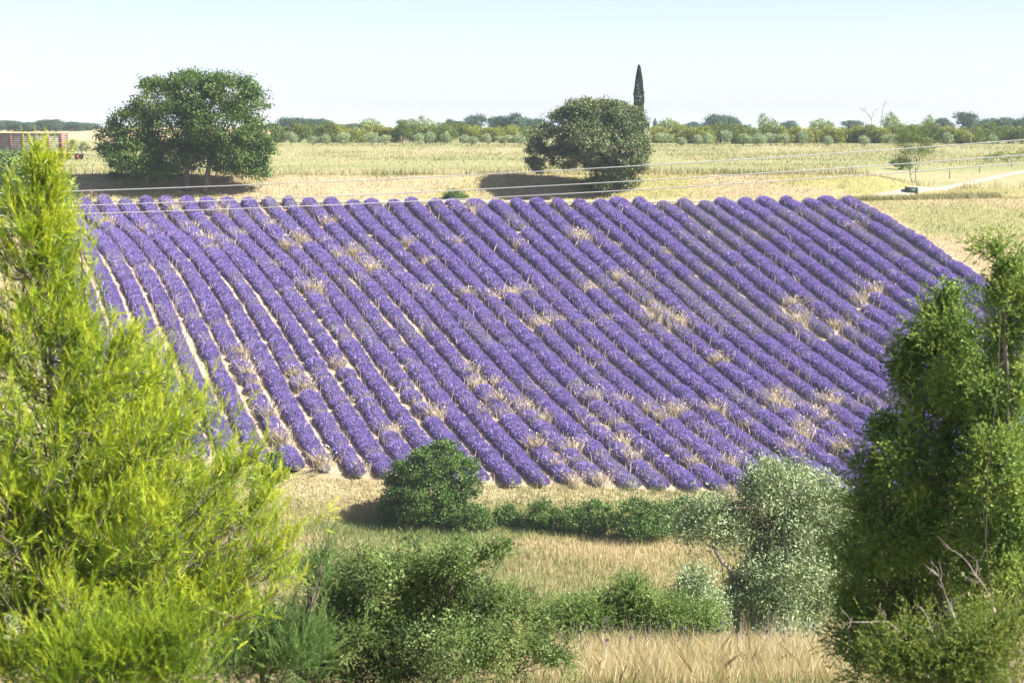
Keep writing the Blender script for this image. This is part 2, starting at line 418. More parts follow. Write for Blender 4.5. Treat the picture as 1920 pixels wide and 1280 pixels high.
def lobe_clumps(rng, lobes, n, inner=0.35, up=0.0):
    c = np.array([l[0] for l in lobes], float); r = np.array([l[1] for l in lobes], float)
    w = (r[:, 0] * r[:, 2] + r[:, 0] * r[:, 1]) ; w = w / w.sum()
    out = []; nor = []
    while sum(len(o) for o in out) < n:
        q = rng.choice(len(lobes), n, p=w)
        d = rand_dir(rng, n); d[:, 2] += up; d = unit(d)
        fr = rng.uniform(inner, 1, n) ** 0.6
        p = c[q] + d * r[q] * fr[:, None]
        dist = np.sqrt((((p[:, None] - c[None]) / r[None]) ** 2).sum(-1))
        dist[np.arange(n), q] = 9
        ok = dist.min(1) > 0.62
        out.append(p[ok]); nor.append(unit(d / r[q])[ok])
    return np.concatenate(out)[:n], np.concatenate(nor)[:n]

def clump_crown(rng, lobes, nclump, nleaf, cr, ls, aspect=0.6, inner=0.35, up=0.15, flat=0.75):
    """leafy crown: clumps near the surface of the lobes, each a tuft of small leaf faces"""
    P, Nn = lobe_clumps(rng, lobes, nclump, inner, up)
    k = rng.poisson(nleaf, nclump) + 3
    idx = np.repeat(np.arange(nclump), k)
    off = rng.normal(size=(len(idx), 3)) * cr * rng.uniform(0.6, 1.25, nclump)[idx][:, None]
    off[:, 2] *= flat
    C = P[idx] + off
    V, F = leaf_quads(rng, C, Nn[idx] + np.array([0, 0, 0.5]), ls, aspect)
    t = np.clip(rng.normal(0.5, 0.13, nclump)[idx] + rng.normal(0, 0.14, len(idx)), 0, 1)
    return V, F, t

def shoots(rng, base, axis, length, nn, nl, nw, ang, tint, droop=0.0):
    """needle shoots: base (n,3), axis (n,3), length (n,), nn needles each"""
    n = len(base)
    t = np.tile(np.linspace(0.0, 1.0, nn), (n, 1)) + rng.uniform(-.5 / nn, .5 / nn, (n, nn))
    axis = unit(axis)
    p = base[:, None] + axis[:, None] * (t * length[:, None])[..., None]
    p[..., 2] -= droop * (t * length[:, None]) ** 2 / (length[:, None] + 1e-6)
    rd = rng.normal(size=(n, nn, 3))
    perp = unit(rd - (rd * axis[:, None]).sum(-1, keepdims=True) * axis[:, None])
    a = ang * rng.uniform(0.55, 1.25, (n, nn)) * (1.15 - 0.6 * t)
    d = axis[:, None] * np.cos(a)[..., None] + perp * np.sin(a)[..., None]
    d[..., 2] -= droop * 0.5
    L = nl * rng.uniform(0.7, 1.2, (n, nn)) * (1 - 0.35 * t ** 3)
    side = unit(np.cross(d, rng.normal(size=(n, nn, 3)))) * nw * 0.5
    V = np.stack([p - side, p + side, p + d * L[..., None]], 2).reshape(-1, 3)
    F = np.arange(n * nn * 3).reshape(-1, 3)
    T = np.clip(np.repeat(tint, nn) + rng.normal(0, 0.07, n * nn), 0, 1)
    return V, F, T

def lobes_px(D, arr, depth=1.0, rng=None, dj=0.25):
    """ellipsoid lobes given by where they stand at distance D (u, v, half width, half height in photo px)"""
    rng = rng or R; out = []
    for q in arr:
        u, v, ru, rv = q[:4]; dd = q[4] if len(q) > 4 else rng.uniform(-dj, dj) * ru / FPX * D * 2
        out.append((P3(u, v, D + dd), (ru / FPX * D, ru / FPX * D * depth, rv / FPX * D)))
    return out

def bend(a, b, rng, k=0.12, n=6, sag=0.0):
    a = np.asarray(a, float); b = np.asarray(b, float); t = np.linspace(0, 1, n)[:, None]
    L = np.linalg.norm(b - a); o = rng.normal(size=3) * L * k
    p = a + (b - a) * t + o * np.sin(np.pi * t) * 1.0 + rng.normal(size=(n, 3)) * L * 0.012 * np.sin(np.pi * t)
    p[:, 2] -= sag * L * np.sin(np.pi * t[:, 0])
    return p

def shift(lobes, o): return [(np.asarray(c) - o, r) for c, r in lobes]

def leafy_tree(name, label, cat, base, lobes, bark, leaf, nclump, nleaf, cr, ls, seed, trunks=None, tr=0.2, group=None,
               aspect=0.6, inner=0.35, flat=0.75, fork=0.45, limb_r=None, limbs=True):
    rng = np.random.default_rng(seed)
    base = np.asarray(base, float)
    t = thing(name, label, cat, base, group)
    lb = shift(lobes, base)
    trunks = trunks or [(np.zeros(3), None)]
    cm = np.mean([c for c, r in lb], axis=0)
    for q, (b0, top) in enumerate(trunks):
        top = np.array([b0[0] * 0.5 + cm[0] * 0.5, b0[1] * .5 + cm[1] * .5, cm[2] * fork * 2 * 0.5 + b0[2] * 0]) if top is None else np.asarray(top, float)
        m = MB(); m.tube(bend(np.asarray(b0) - np.array([0, 0, 0.25]), top, rng, 0.05, 7), np.linspace(tr * 1.25, tr * 0.7, 7), 8)
        m.build('trunk', M[bark], t, smooth=True)
        if not limbs: continue
        m = MB()
        for i, (c, r) in enumerate(lb):
            if i % len(trunks) != q: continue
            rr = limb_r or tr * 0.42
            p = bend(top, c, rng, 0.1, 6)
            m.tube(p, np.linspace(rr, rr * 0.25, 6), 6)
            for _ in range(3):
                e = c + rand_dir(rng, 1)[0] * np.array(r) * 0.75
                m.tube(bend(p[3], e, rng, 0.1, 5), np.linspace(rr * 0.4, rr * 0.1, 5), 5)
        if m.n: m.build('branches', M[bark], t, smooth=True)
    V, F, T = clump_crown(rng, lb, nclump, nleaf, cr, ls, aspect, inner, flat=flat)
    add('crown', mesh_np('crown', V, F, [M[leaf]], T), t)
    return t

def grass_tris(rng, X, Y, Z, h, w, lean, tint, simple=False):
    n = len(X); b = np.stack([X, Y, Z], 1)
    a = rng.uniform(0, 2 * np.pi, n); s = np.stack([np.cos(a), np.sin(a), 0 * a], 1) * (w * rng.uniform(0.6, 1.3, n))[:, None]
    l = rng.normal(size=(n, 2)) * lean
    hh = h * rng.uniform(0.55, 1.3, n)
    top = b + np.stack([l[:, 0] * hh, l[:, 1] * hh, hh], 1)
    if simple: return np.stack([b - s, b + s, top], 1).reshape(-1, 3), np.arange(n * 3).reshape(n, 3), np.clip(tint, 0, 1)
    mid = b + np.stack([l[:, 0] * hh * 0.35, l[:, 1] * hh * 0.35, hh * 0.55], 1)
    V = np.stack([b - s, b + s, mid + s * 0.8, top, mid - s * 0.8], 1).reshape(-1, 3)
    return V, np.arange(n * 5).reshape(n, 5), np.clip(tint, 0, 1)

ONES = ['', 'first', 'second', 'third', 'fourth', 'fifth', 'sixth', 'seventh', 'eighth', 'ninth', 'tenth', 'eleventh', 'twelfth', 'thirteenth',
        'fourteenth', 'fifteenth', 'sixteenth', 'seventeenth', 'eighteenth', 'nineteenth']
TENS = {2: ('twenty', 'twentieth'), 3: ('thirty', 'thirtieth'), 4: ('forty', 'fortieth'), 5: ('fifty', 'fiftieth')}
def ordn(n):
    if n < 20: return ONES[n]
    a, b = divmod(n, 10)
    return TENS[a][1] if b == 0 else TENS[a][0] + '-' + ONES[b]

# ------------------------------------------------------------------ lavender
def lavender_mesh(seed, bloom=1.0):
    rng = np.random.default_rng(seed)
    A, B, H = 0.70, 0.60, 0.46           # half length along the row, half width, height of the leafy mound
    nu, nv = 14, 6
    th = np.arange(nu) / nu * 2 * np.pi; ph = np.linspace(0, 1, nv + 1)
    V = []
    for j, t in enumerate(ph[:-1]):
        rr = math.cos(t * math.pi / 2) ** 0.6; zz = math.sin(t * math.pi / 2) * H
        w = 1 + 0.13 * np.sin(th * 3 + seed) + rng.normal(0, 0.04, nu)
        V.append(np.stack([np.cos(th) * A * rr * w * 0.88, np.sin(th) * B * rr * w * 0.85, np.full(nu, zz - 0.06) + rng.normal(0, 0.02, nu)], 1))
    V = np.concatenate(V + [np.array([[0, 0, H]])])
    F4 = [(j * nu + i, j * nu + (i + 1) % nu, (j + 1) * nu + (i + 1) % nu, (j + 1) * nu + i) for j in range(nv - 1) for i in range(nu)]
    F3 = [((nv - 1) * nu + i, (nv - 1) * nu + (i + 1) % nu, nv * nu) for i in range(nu)]
    n0 = len(V)
    n = int(760 * bloom)
    d = rand_dir(rng, n * 2); d = d[d[:, 2] > -0.02][:n]; n = len(d)
    p0 = np.stack([d[:, 0] * A * 0.86, d[:, 1] * B * 0.84, np.abs(d[:, 2]) ** 0.85 * H], 1)
    ax = unit(d * np.array([0.9, 0.9, 0.7]) + np.array([0, 0, 0.55]) + rng.normal(size=(n, 3)) * 0.22)
    L = rng.uniform(0.13, 0.30, n); W = rng.uniform(0.016, 0.030, n)
    sd = unit(np.cross(ax, rng.normal(size=(n, 3))))
    a = p0 + ax * (L * 0.08)[:, None]; m_ = p0 + ax * (L * 0.6)[:, None]; e = p0 + ax * (L * 1.05)[:, None]
    S = np.stack([a, m_ + sd * W[:, None], e, m_ - sd * W[:, None]], 1).reshape(-1, 3)
    FS = np.arange(n * 4).reshape(n, 4) + n0
    # leafy stalks
    k = int(200 * (2.2 - bloom))
    dk = rand_dir(rng, k * 2); dk = dk[dk[:, 2] > 0][:k]; k = len(dk)
    pk = np.stack([dk[:, 0] * A * 0.86, dk[:, 1] * B * 0.84, dk[:, 2] ** 0.85 * H], 1)
    ak = unit(dk + np.array([0, 0, 0.6]) + rng.normal(size=(k, 3)) * 0.3); sk = unit(np.cross(ak, rng.normal(size=(k, 3)))) * 0.014
    lk = rng.uniform(0.12, 0.24, k)[:, None]
    K = np.stack([pk - sk, pk + sk, pk + ak * lk + sk * .5, pk + ak * lk - sk * .5], 1).reshape(-1, 3)
    FK = np.arange(k * 4).reshape(k, 4) + n0 + len(S)
    Vall = np.concatenate([V, S, K])
    F4 = np.concatenate([np.array(F4), FS, FK])
    tint = np.concatenate([rng.uniform(0.2, 0.7, len(V) and (nv - 1) * nu), rng.normal(0.5, 0.2, n), rng.uniform(0.2, 1, k), rng.uniform(0.3, 0.6, nu)])
    midx = np.concatenate([np.zeros((nv - 1) * nu), np.ones(n), np.zeros(k), np.zeros(nu)])
    return mesh_np('lavender_plant', Vall, [F4, np.array(F3)], [M['lav_leaf'], M['lav']], np.clip(tint, 0, 1), midx=midx)

LAV = [lavender_mesh(100 + i, 1.0) for i in range(7)]
LAV_SPARSE = [lavender_mesh(200 + i, 0.45) for i in range(3)]

DRY = []      # (u, v) of the straw tufts seen in the rows, read off tile by tile
for ox, oy, pts in (
    (120, 370, [(330,210),(830,110),(940,240),(620,240),(1060,330),(1110,400),(1180,130),(1560,230),(1690,390),(1240,350),(1320,300),(1570,540),(1780,330),(1330,1200)]),
    (560, 370, [(220,190),(830,350),(1190,360),(970,490),(430,430),(480,470),(550,550),(300,450),(930,720),(1260,740),(1440,760),(1610,740),(1300,120),(1660,370),(20,320),(200,340),(170,720),(1730,730),(1820,960),(390,1080)]),
    (1000, 370, [(340,290),(380,340),(640,610),(440,710),(910,810),(970,870),(560,930),(900,940),(630,370),(1400,1250),(830,590),(1140,960),(40,970),(200,930),(1000,430)]),
    (1440, 370, [(800,720),(480,970),(260,960),(690,780),(200,810),(620,230)]),
    (320, 640, [(520,150),(570,280),(600,330),(930,270),(1160,320),(1250,200),(1460,460),(800,740),(830,800),(1230,720),(1660,720),(730,600),(1300,490),(1140,960),(1400,1000),(1000,380)]),
    (760, 640, [(490,270),(540,360),(700,490),(770,570),(870,480),(1040,630),(920,550),(600,570),(1390,610),(1640,800),(1720,930),(1260,840),(1000,840),(1490,1090),(1280,1090),(1420,470),(1640,490),(1830,540),(80,480),(250,600),(1150,980),(690,330),(1620,640)]),
    (1200, 640, [(60,520),(300,570),(590,570),(340,860),(420,940),(760,860),(700,970),(1170,860),(1270,750),(1410,620),(1350,570),(1460,500),(1000,400),(1120,520),(1560,840),(840,660),(560,700),(1220,680),(680,1150),(190,600),(1040,480)])):
    DRY += [(ox + a / 4.0, oy + b / 4.0) for a, b in pts]

def build_rows():
    rng = np.random.default_rng(11)
    dry = np.array([place(u, v + 5, 118) for u, v in DRY])
    kd = ((dry[:, 0] - TT * (D0 - dry[:, 1])) * FPX / D0 + CX - 158) / 38.5
    kr = np.clip(np.round(kd), -9, 37).astype(int)
    ky = dry[:, 1]
    count = 0
    first = 37
    for k in range(37, -12, -1):
        y = 187.0 + rng.uniform(-0.9, 0.5)
        pts = []
        ph = rng.uniform(0, 50)
        while y > 123:
            x = row_x(k, y) + (vnoise(y, 0, 6, 70 + k) - 0.5) * 0.16
            if y < field_bottom(x): break
            if x > field_left(y) + 0.2 * math.sin(y): pts.append((x, y))
            y -= (0.62 + rng.uniform(-0.06, 0.06)) * math.cos(TH)
        if len(pts) < 4: continue
        pts = np.array(pts); zs = gz(pts[:, 0], pts[:, 1])
        o = np.array([pts[0, 0], pts[0, 1], zs[0]])
        n = first - k + 1
        label = ('rightmost lavender row, bordering the ochre grass slope' if n == 1 else
                 '%s purple lavender row counted from the field\'s right edge' % ordn(n))
        t = thing('lavender_row', label, 'lavender row', o, 'lavender rows on the hillside')
        gaps = ky[kr == k]
        for (x, y), z in zip(pts, zs):
            near = np.abs(gaps - y).min() if len(gaps) else 99
            if rng.random() < 0.012: continue
            weak = vnoise(x, y, 5, 90) * 0.6 + vnoise(x, y, 1.7, 91) * 0.4
            if near < 0.55 and rng.random() < 0.7: me, sc = LAV_SPARSE[rng.integers(3)], rng.uniform(0.55, 0.8)
            elif weak > 0.64 or rng.random() < 0.09: me, sc = LAV_SPARSE[rng.integers(3)], rng.uniform(0.9, 1.02)
            else: me, sc = LAV[rng.integers(7)], rng.uniform(0.95, 1.09)
            c = bpy.data.objects.new('lavender_plant', me)
            c.parent = t
            c.location = (x - o[0], y - o[1], z - o[2])
            wide = 1.0 + 0.08 * math.sin(y * 0.21 + k)
            c.scale = (sc * rng.uniform(0.98, 1.15), sc * wide, sc * rng.uniform(0.9, 1.15))
            c.rotation_euler = (rng.normal(0, 0.04), rng.normal(0, 0.04), math.radians(90) + TH + (math.pi if rng.random() < 0.5 else 0) + rng.normal(0, 0.12))
            COL.objects.link(c)
            count += 1
    # straw tufts: one thing each
    tufts = []
    for s in range(5):
        q = np.random.default_rng(300 + s); n = 170
        a = q.uniform(0, 2 * np.pi, n); r = q.uniform(0, 0.42, n)
        V, F, T = grass_tris(q, np.cos(a) * r * 1.1, np.sin(a) * r, np.zeros(n), 0.85 + 0.35 * q.random(), 0.008, 0.36, q.normal(0.65, 0.25, n))
        # seed heads
        h = V[3::5][::2]; m_ = len(h); d = q.normal(size=(m_, 3)) * 0.02; d2 = q.normal(size=(m_, 3)) * 0.02
        VH = np.stack([h - d, h + np.array([0, 0, .06]) + d2, h + d, h - np.array([0, 0, .06])], 1).reshape(-1, 3)
        FH = np.arange(m_ * 4).reshape(-1, 4) + len(V)
        tufts.append(mesh_np('dry_grass_tuft', np.concatenate([V, VH]), [F, FH], [M['straw']], np.concatenate([T, q.uniform(0.5, 1, m_)])))
    order = {}
    for i in np.argsort(dry[:, 1]):
        k = kr[i]; order[k] = order.get(k, 0) + 1
        x, y = dry[i, 0], dry[i, 1]
        x = row_x(k, y) + np.clip(x - row_x(k, y), -0.5, 0.5)
        o = add('dry_grass_tuft', tufts[i % 5], None, (x, y, float(gz(x, y)) - 0.02), rng.uniform(0, 6))
        s = rng.uniform(0.6, 1.3); o.scale = (s * 1.2, s * rng.uniform(1.1, 1.9), s * 0.9); o.rotation_euler[2] = TH + rng.normal(0, 0.4)
        pos = 'lowest' if order[k] == 1 else ordn(order[k]) + ' up the slope'
        tag(o, 'straw-coloured dry grass tuft, %s in the %s lavender row from the right' % (pos, ordn(37 - k + 1)), 'grass tuft', 'dry grass tufts in the lavender rows')
    # scattered wisps of dry grass and green weeds in and between the rows: too many to count
    n = 42000
    k = rng.uniform(-9, 37.4, n); y = rng.uniform(124.5, 187, n)
    x = row_x0(k) + TT * (D0 - y)
    dens = 0.12 + 0.9 * sstep(0.46, 0.68, fbm(x, y, 7, 81)) * (0.35 + 0.65 * sstep(165, 130, y))
    ok = (x > field_left(y)) & (rng.random(n) < dens) & (y > field_bottom(x))
    x, y = x[ok], y[ok]
    nd = 75; al = rng.normal(0, 1.5, (len(dry), nd)); ac = rng.normal(0, 0.38, (len(dry), nd))
    ey = (dry[:, 1, None] - al * math.cos(TH)).ravel(); ex = (row_x(kr[:, None], dry[:, 1, None] - al * math.cos(TH)) + ac).ravel()
    inn = (ey > 124.8) & (ey < 187); x = np.concatenate([x, ex[inn]]); y = np.concatenate([y, ey[inn]]); m_ = len(x)
    V, F, T = grass_tris(rng, x, y, gz(x, y), 0.85, 0.013, 0.2, rng.normal(0.6, 0.2, m_))
    tag(add('dry_grass', mesh_np('dry_grass', V, F, [M['straw']], T)), 'thin dry grass stalks scattered among the lavender', 'grass', kind='stuff')
    n = 9000
    k = np.floor(rng.uniform(-9, 37, n)) + 0.5 + rng.normal(0, 0.09, n); y = rng.uniform(124.5, 187, n); x = row_x0(k) + TT * (D0 - y)
    ok = (x > field_left(y)) & (fbm(x, y, 5, 85) > 0.47); x, y = x[ok], y[ok]
    V, F, T = grass_tris(rng, x, y, gz(x, y), 0.22, 0.03, 0.5, rng.normal(0.6, 0.25, len(x)))
    tag(add('weeds', mesh_np('weeds', V, F, [M['weeds']], T)), 'small green weeds on the soil between lavender rows', 'weeds', kind='stuff')
    # clods and stones on the pale soil
    n = 9000
    k = np.floor(rng.uniform(-9, 37, n)) + 0.5 + rng.normal(0, 0.1, n); y = rng.uniform(124.5, 187, n); x = row_x0(k) + TT * (D0 - y)
    ok = x > field_left(y); x, y = x[ok], y[ok]; m_ = len(x)
    c = np.stack([x, y, gz(x, y) + 0.01], 1); s = rng.uniform(0.02, 0.075, m_)
    base = np.array([(1, 0, 0), (0, 1, 0), (-1, 0, 0), (0, -1, 0), (0, 0, 0.8)], float)
    V = (c[:, None] + base[None] * s[:, None, None] * rng.uniform(0.6, 1.4, (m_, 5, 1))).reshape(-1, 3)
    F = (np.array([(0, 1, 4), (1, 2, 4), (2, 3, 4), (3, 0, 4)])[None] + (np.arange(m_) * 5)[:, None, None]).reshape(-1, 3)
    tag(add('soil_clods', mesh_np('soil_clods', V, F, [M['rock']])), 'pale stones and clods on the soil between rows', 'stones', kind='stuff')
    return count
NPLANTS = build_rows()

# ------------------------------------------------------------------ grasses (uncountable)
def grass_patch(name, label, n, xr, yr, dens, h, w, lean, mat, tfun, seed, zoff=0.0):
    rng = np.random.default_rng(seed)
    y = rng.uniform(*yr, n); x = rng.uniform(xr[0], xr[1], n) * (y / yr[1] if xr[2] else 1.0)
    ok = rng.random(n) < dens(x, y); x, y = x[ok], y[ok]
    if yr[0] > 185:                                # keep the track clear
        ts = np.linspace(0, 1, 400); tt = np.linspace(0, 1, len(TRACK)); tx = np.interp(ts, tt, TRACK[:, 0]); ty = np.interp(ts, tt, TRACK[:, 1])
        dm = np.full(len(x), 99.0)
        for a0, a1 in zip(range(0, 400, 40), range(40, 440, 40)):
            dm = np.minimum(dm, np.sqrt((x[:, None] - tx[None, a0:a1]) ** 2 + (y[:, None] - ty[None, a0:a1]) ** 2).min(1))
        keep = dm > 1.25; x, y = x[keep], y[keep]
    hh = h(x, y) if callable(h) else np.full(len(x), h)
    ww = w(x, y) if callable(w) else np.full(len(x), w)
    V, F, T = grass_tris(rng, x, y, gz(x, y) - 0.02, hh, ww, lean, tfun(x, y, rng), yr[0] > 60)
    return tag(add(name, mesh_np(name, V, F, [M[mat]], T)), label, 'grass', kind='stuff')

one = lambda x, y: np.ones_like(x)
grass_patch('meadow_grass', 'tall dry and green meadow grass in the hollow below the lavender', 120000, (-24, 22, 0), (93, 124.3), one,
            lambda x, y: 0.26 + 0.28 * fbm(x, y, 5, 7), 0.022, 0.22, 'meadow',
            lambda x, y, r: np.clip(1.6 * fbm(x, y * 1.4, 7, 31) - 0.48 + 0.5 * np.exp(-((y - 123) / 1.5) ** 2) - 0.35 * np.exp(-((y - 119) / 2.2) ** 2), 0, 1) + r.normal(0, 0.13, len(x)), 401)
grass_patch('slope_grass', 'long straw-coloured grass on the near slope', 72000, (-3, 8, 0), (24.5, 38),
            lambda x, y: 0.2 + 0.8 * sstep(-0.5, 1.5, x), lambda x, y: 0.12 + 0.42 * fbm(x, y, 1.2, 8), 0.0022, 0.36, 'slope_straw',
            lambda x, y, r: 0.15 + 0.55 * fbm(x, y, 1.2, 9) + r.normal(0, 0.28, len(x)), 402)
grass_patch('slope_seed_grass', 'tall thin seeding grass stalks standing above the near dry slope', 900, (-1, 8, 0), (27, 37),
            one, 0.72, 0.0022, 0.16, 'straw', lambda x, y, r: r.normal(0.55, 0.3, len(x)), 409)
grass_patch('track_verge', 'taller green and dry grass on the verge before the track', 5000, (31, 46, 0), (187.2, 190.0),
            lambda x, y: (field_mask(x, y) < 0.3) * 1.0, 0.55, 0.04, 0.3, 'meadow', lambda x, y, r: r.normal(0.35, 0.25, len(x)), 410)
grass_patch('slope_undergrowth', 'low green grass at the foot of the dry slope grass', 30000, (-7, 8, 0), (22, 40),
            lambda x, y: 0.15 + 0.85 * sstep(0.45, 0.65, fbm(x, y, 2, 19)), 0.2, 0.003, 0.3, 'weeds', lambda x, y, r: r.normal(0.55, 0.25, len(x)), 403)
grass_patch('hillside_grass', 'ochre and green grass on the slope right of the lavender', 22000, (28, 50, 0), (150, 190),
            lambda x, y: (field_mask(x, y) < 0.3) * 1.0, 0.28, 0.03, 0.3, 'meadow',
            lambda x, y, r: -0.05 + 1.1 * fbm(x, y * 1.5, 9, 31) + r.normal(0, 0.15, len(x)), 404)
grass_patch('bank_grass', 'dry grass tufts on the bank behind the lavender', 30000, (-52, 55, 0), (191.6, 199),
            lambda x, y: 0.25 + 0.75 * sstep(0.38, 0.6, fbm(x, y, 5, 12)), lambda x, y: 0.22 + 0.5 * sstep(196.5, 198, y), 0.035, 0.25, 'meadow',
            lambda x, y, r: -0.1 + 1.2 * fbm(x, y * 1.5, 9, 31) + r.normal(0, 0.18, len(x)), 405)
grass_patch('headland_grass', 'green grass strip along the top edge of the lavender', 9000, (-48, 38, 0), (187.6, 189.2),
            one, 0.2, 0.03, 0.3, 'meadow', lambda x, y, r: r.normal(0.3, 0.2, len(x)), 406)
grass_patch('plateau_grass', 'pale grass across the upper field before the orchard', 90000, (-75, 80, 0), (199, 325),
            lambda x, y: (0.15 + 0.85 * sstep(0.35, 0.6, fbm(x, y * 0.5, 12, 14))) * (1 - sstep(36, 40, x) * sstep(226, 218, y)), lambda x, y: 0.16 + 0.2 * fbm(x, y, 9, 15), 0.045, 0.4, 'meadow',
            lambda x, y, r: 0.1 + 0.7 * fbm(x * 0.4, y, 14, 16) + r.normal(0, 0.15, len(x)), 407)

# thistle heads standing in the slope grass
def build_thistles():
    rng = np.random.default_rng(55); m = MB(); hd = []
    for i in range(46):
        u = rng.uniform(1090, 1560); D = rng.uniform(27, 34)
        b = on_ground(u, D); h = rng.uniform(0.38, 0.6)
        top = b + np.array([rng.normal(0, .05), rng.normal(0, .05), h])
        m.tube(bend(b, top, rng, 0.03, 4), 0.003, 4, tint=0.3)
        V, F = leaf_quads(rng, top + rng.normal(size=(14, 3)) * 0.012, rand_dir(rng, 14), 0.035)
        m.put(V, F, 0.2)
    return m
_t = leaf_mat('thistle_heads', [(0.05, 0.055, 0.08), (0.12, 0.12, 0.13), (0.25, 0.22, 0.16)], 0.0, 0.7)
tag(build_thistles().build('thistles', _t), 'dark thistle heads dotted through the near dry grass', 'thistles', kind='stuff')

# ------------------------------------------------------------------ the two big trees on the bank
D = 191.5
ob = on_ground(368, 193.6)
ol = lobes_px(193.5, [(300,192,52,42),(368,172,50,36),(436,178,50,38),(480,203,28,34),(250,238,46,38),(216,262,32,32),(325,240,75,52),(415,235,75,48),(478,258,38,38),
      (245,285,46,26),(335,290,62,32),(440,285,55,30),(500,288,16,28),(462,312,34,18),(215,284,22,18),(482,324,18,10),(272,308,30,16),(400,200,60,40),(350,150,30,14),(410,152,30,15),(295,165,26,16),(465,170,24,16),(300,318,34,14),(240,310,30,14),(425,312,26,12),(496,312,14,16)], 0.95, np.random.default_rng(1))
leafy_tree('oak_tree', 'large broad oak with two trunks on the bank behind the lavender', 'tree', ob, ol, 'bark_grey', 'oak', 1350, 54, 0.36, 0.24, 21,
           trunks=[(P3(352, 352, 193.6) - ob, P3(350, 290, 193.6) - ob), (P3(385, 357, 193.2) - ob, P3(396, 295, 193.4) - ob)], tr=0.27, inner=0.45)
# low limb reaching right from the oak's second trunk belongs to its branches
hb = on_ground(1140, 193.2)
hl = lobes_px(193.5, [(1108,214,46,26),(1150,214,42,27),(1062,234,40,28),(1184,240,32,34),(1032,262,38,30),(1003,286,22,28),(1100,262,62,44),(1172,280,42,40),(1060,292,34,22),
      (1118,300,36,20),(1196,288,20,34),(1008,312,12,10),(1150,312,36,18),(1080,205,26,14),(1178,218,24,18),(1130,345,36,14),(1165,338,30,16)], 1.0, np.random.default_rng(2))
leafy_tree('holm_oak', 'dense rounded holm oak with grey-green foliage on the bank', 'tree', hb, hl, 'bark_brown', 'holm', 1000, 80, 0.28, 0.2, 22,
           trunks=[(P3(1128, 350, 193.2) - hb, P3(1115, 295, 193.4) - hb), (P3(1150, 352, 193.2) - hb, P3(1160, 290, 193.4) - hb)], tr=0.17, inner=0.55)

# ------------------------------------------------------------------ cypress
cb = on_ground(1196, 262)
t = thing('cypress_tree', 'tall narrow dark cypress rising behind the holm oak', 'tree', cb)
rng = np.random.default_rng(23)
H = (262 / FPX) * (HY - 124) + ZC - cb[2]
n = 9000; hh = rng.uniform(0.03, 1, n) ** 0.9; a = rng.uniform(0, 2 * np.pi, n)
rad = 0.66 * np.clip((1.0 - hh) * 3.2, 0, 1) ** 0.6 * np.clip(0.45 + hh * 2.5, 0, 1) * (0.85 + 0.25 * vnoise(a * 1.2, hh * 22, 1, 4)) + 0.03
q = rng.uniform(0.6, 1, n) ** 0.5
C = np.stack([np.cos(a) * rad * q, np.sin(a) * rad * q, hh * H], 1)
V, F = leaf_quads(rng, C, np.stack([np.cos(a) * .3, np.sin(a) * .3, 1.6 + 0 * a], 1), 0.22, 0.4, 0.5)
add('crown', mesh_np('crown', V, F, [M['cypress']], np.clip(rng.normal(0.5, 0.2, n), 0, 1)), t)
m = MB(); m.tube([(0, 0, -0.2), (0, 0, H * 0.5), (0.02, 0, H * 0.93)], [0.16, 0.1, 0.02], 7); m.build('trunk', M['bark_brown'], t)

# ------------------------------------------------------------------ smaller trees near the track and field edge
wb = on_ground(1707, 201)
leafy_tree('small_tree', 'thin airy small tree with bare stems beside the track', 'tree', wb,
           lobes_px(201, [(1700,252,30,14),(1726,262,22,13),(1686,266,20,13),(1718,240,20,10),(1712,284,30,10),(1738,280,14,8),(1690,300,16,9)], 1.0, np.random.default_rng(3)),
           'bark_grey', 'weeds', 210, 24, 0.26, 0.14, 24, trunks=[(np.zeros(3), np.array([-0.15, 0, 0.7])), (np.array([.12, 0, 0]), np.array([0.35, 0, 0.9]))], tr=0.05, limb_r=0.028)
gb = on_ground(62, 172)
leafy_tree('broadleaf_tree', 'bright green rounded tree at the field\'s left corner behind the pine', 'tree', gb,
           lobes_px(172, [(55,345,55,36),(18,318,40,36),(108,358,38,26),(60,380,70,30),(115,388,26,18),(-30,350,60,50),(85,325,24,18)], 1.0, np.random.default_rng(4)),
           'bark_brown', 'shrub', 620, 34, 0.33, 0.24, 25, tr=0.2)
for args in (('shrub', 'low green shrub on the bank between the two big trees', 852, 192.6, [(850,362,14,9),(866,368,12,7),(838,367,9,6)], 'bush'),
             ('shrub', 'dark shrub at the foot of the thin airy tree', 1690, 199.5, [(1692,308,16,9),(1676,305,10,6)], 'bush'),
             ('broom_bush', 'yellow-green rounded bush at the right end of the upper field', 1885, 215, [(1890,291,34,9),(1862,295,24,7),(1915,289,22,9)], 'shrub_yellow'),
             ('shrub', 'dark scrub patch under the left side of the big oak', 235, 197.5, [(235,322,20,10),(262,326,16,9),(212,328,12,7)], 'bush'),
             ('shrub', 'small olive-green shrub beside the parked trailer chassis', 150, 262, [(140,272,12,10),(160,276,10,8)], 'orchard')):
    nm, lab, u, DD, lb, mt = args
    b = place(u, max(q[1] + q[3] for q in lb), 150); DD = b[1]
    leafy_tree(nm, lab, 'bush', b, lobes_px(DD, lb, 1.0, np.random.default_rng(int(u))), 'bark_brown', mt, 70, 24, 0.17, 0.14, int(u), tr=0.05, limbs=False)

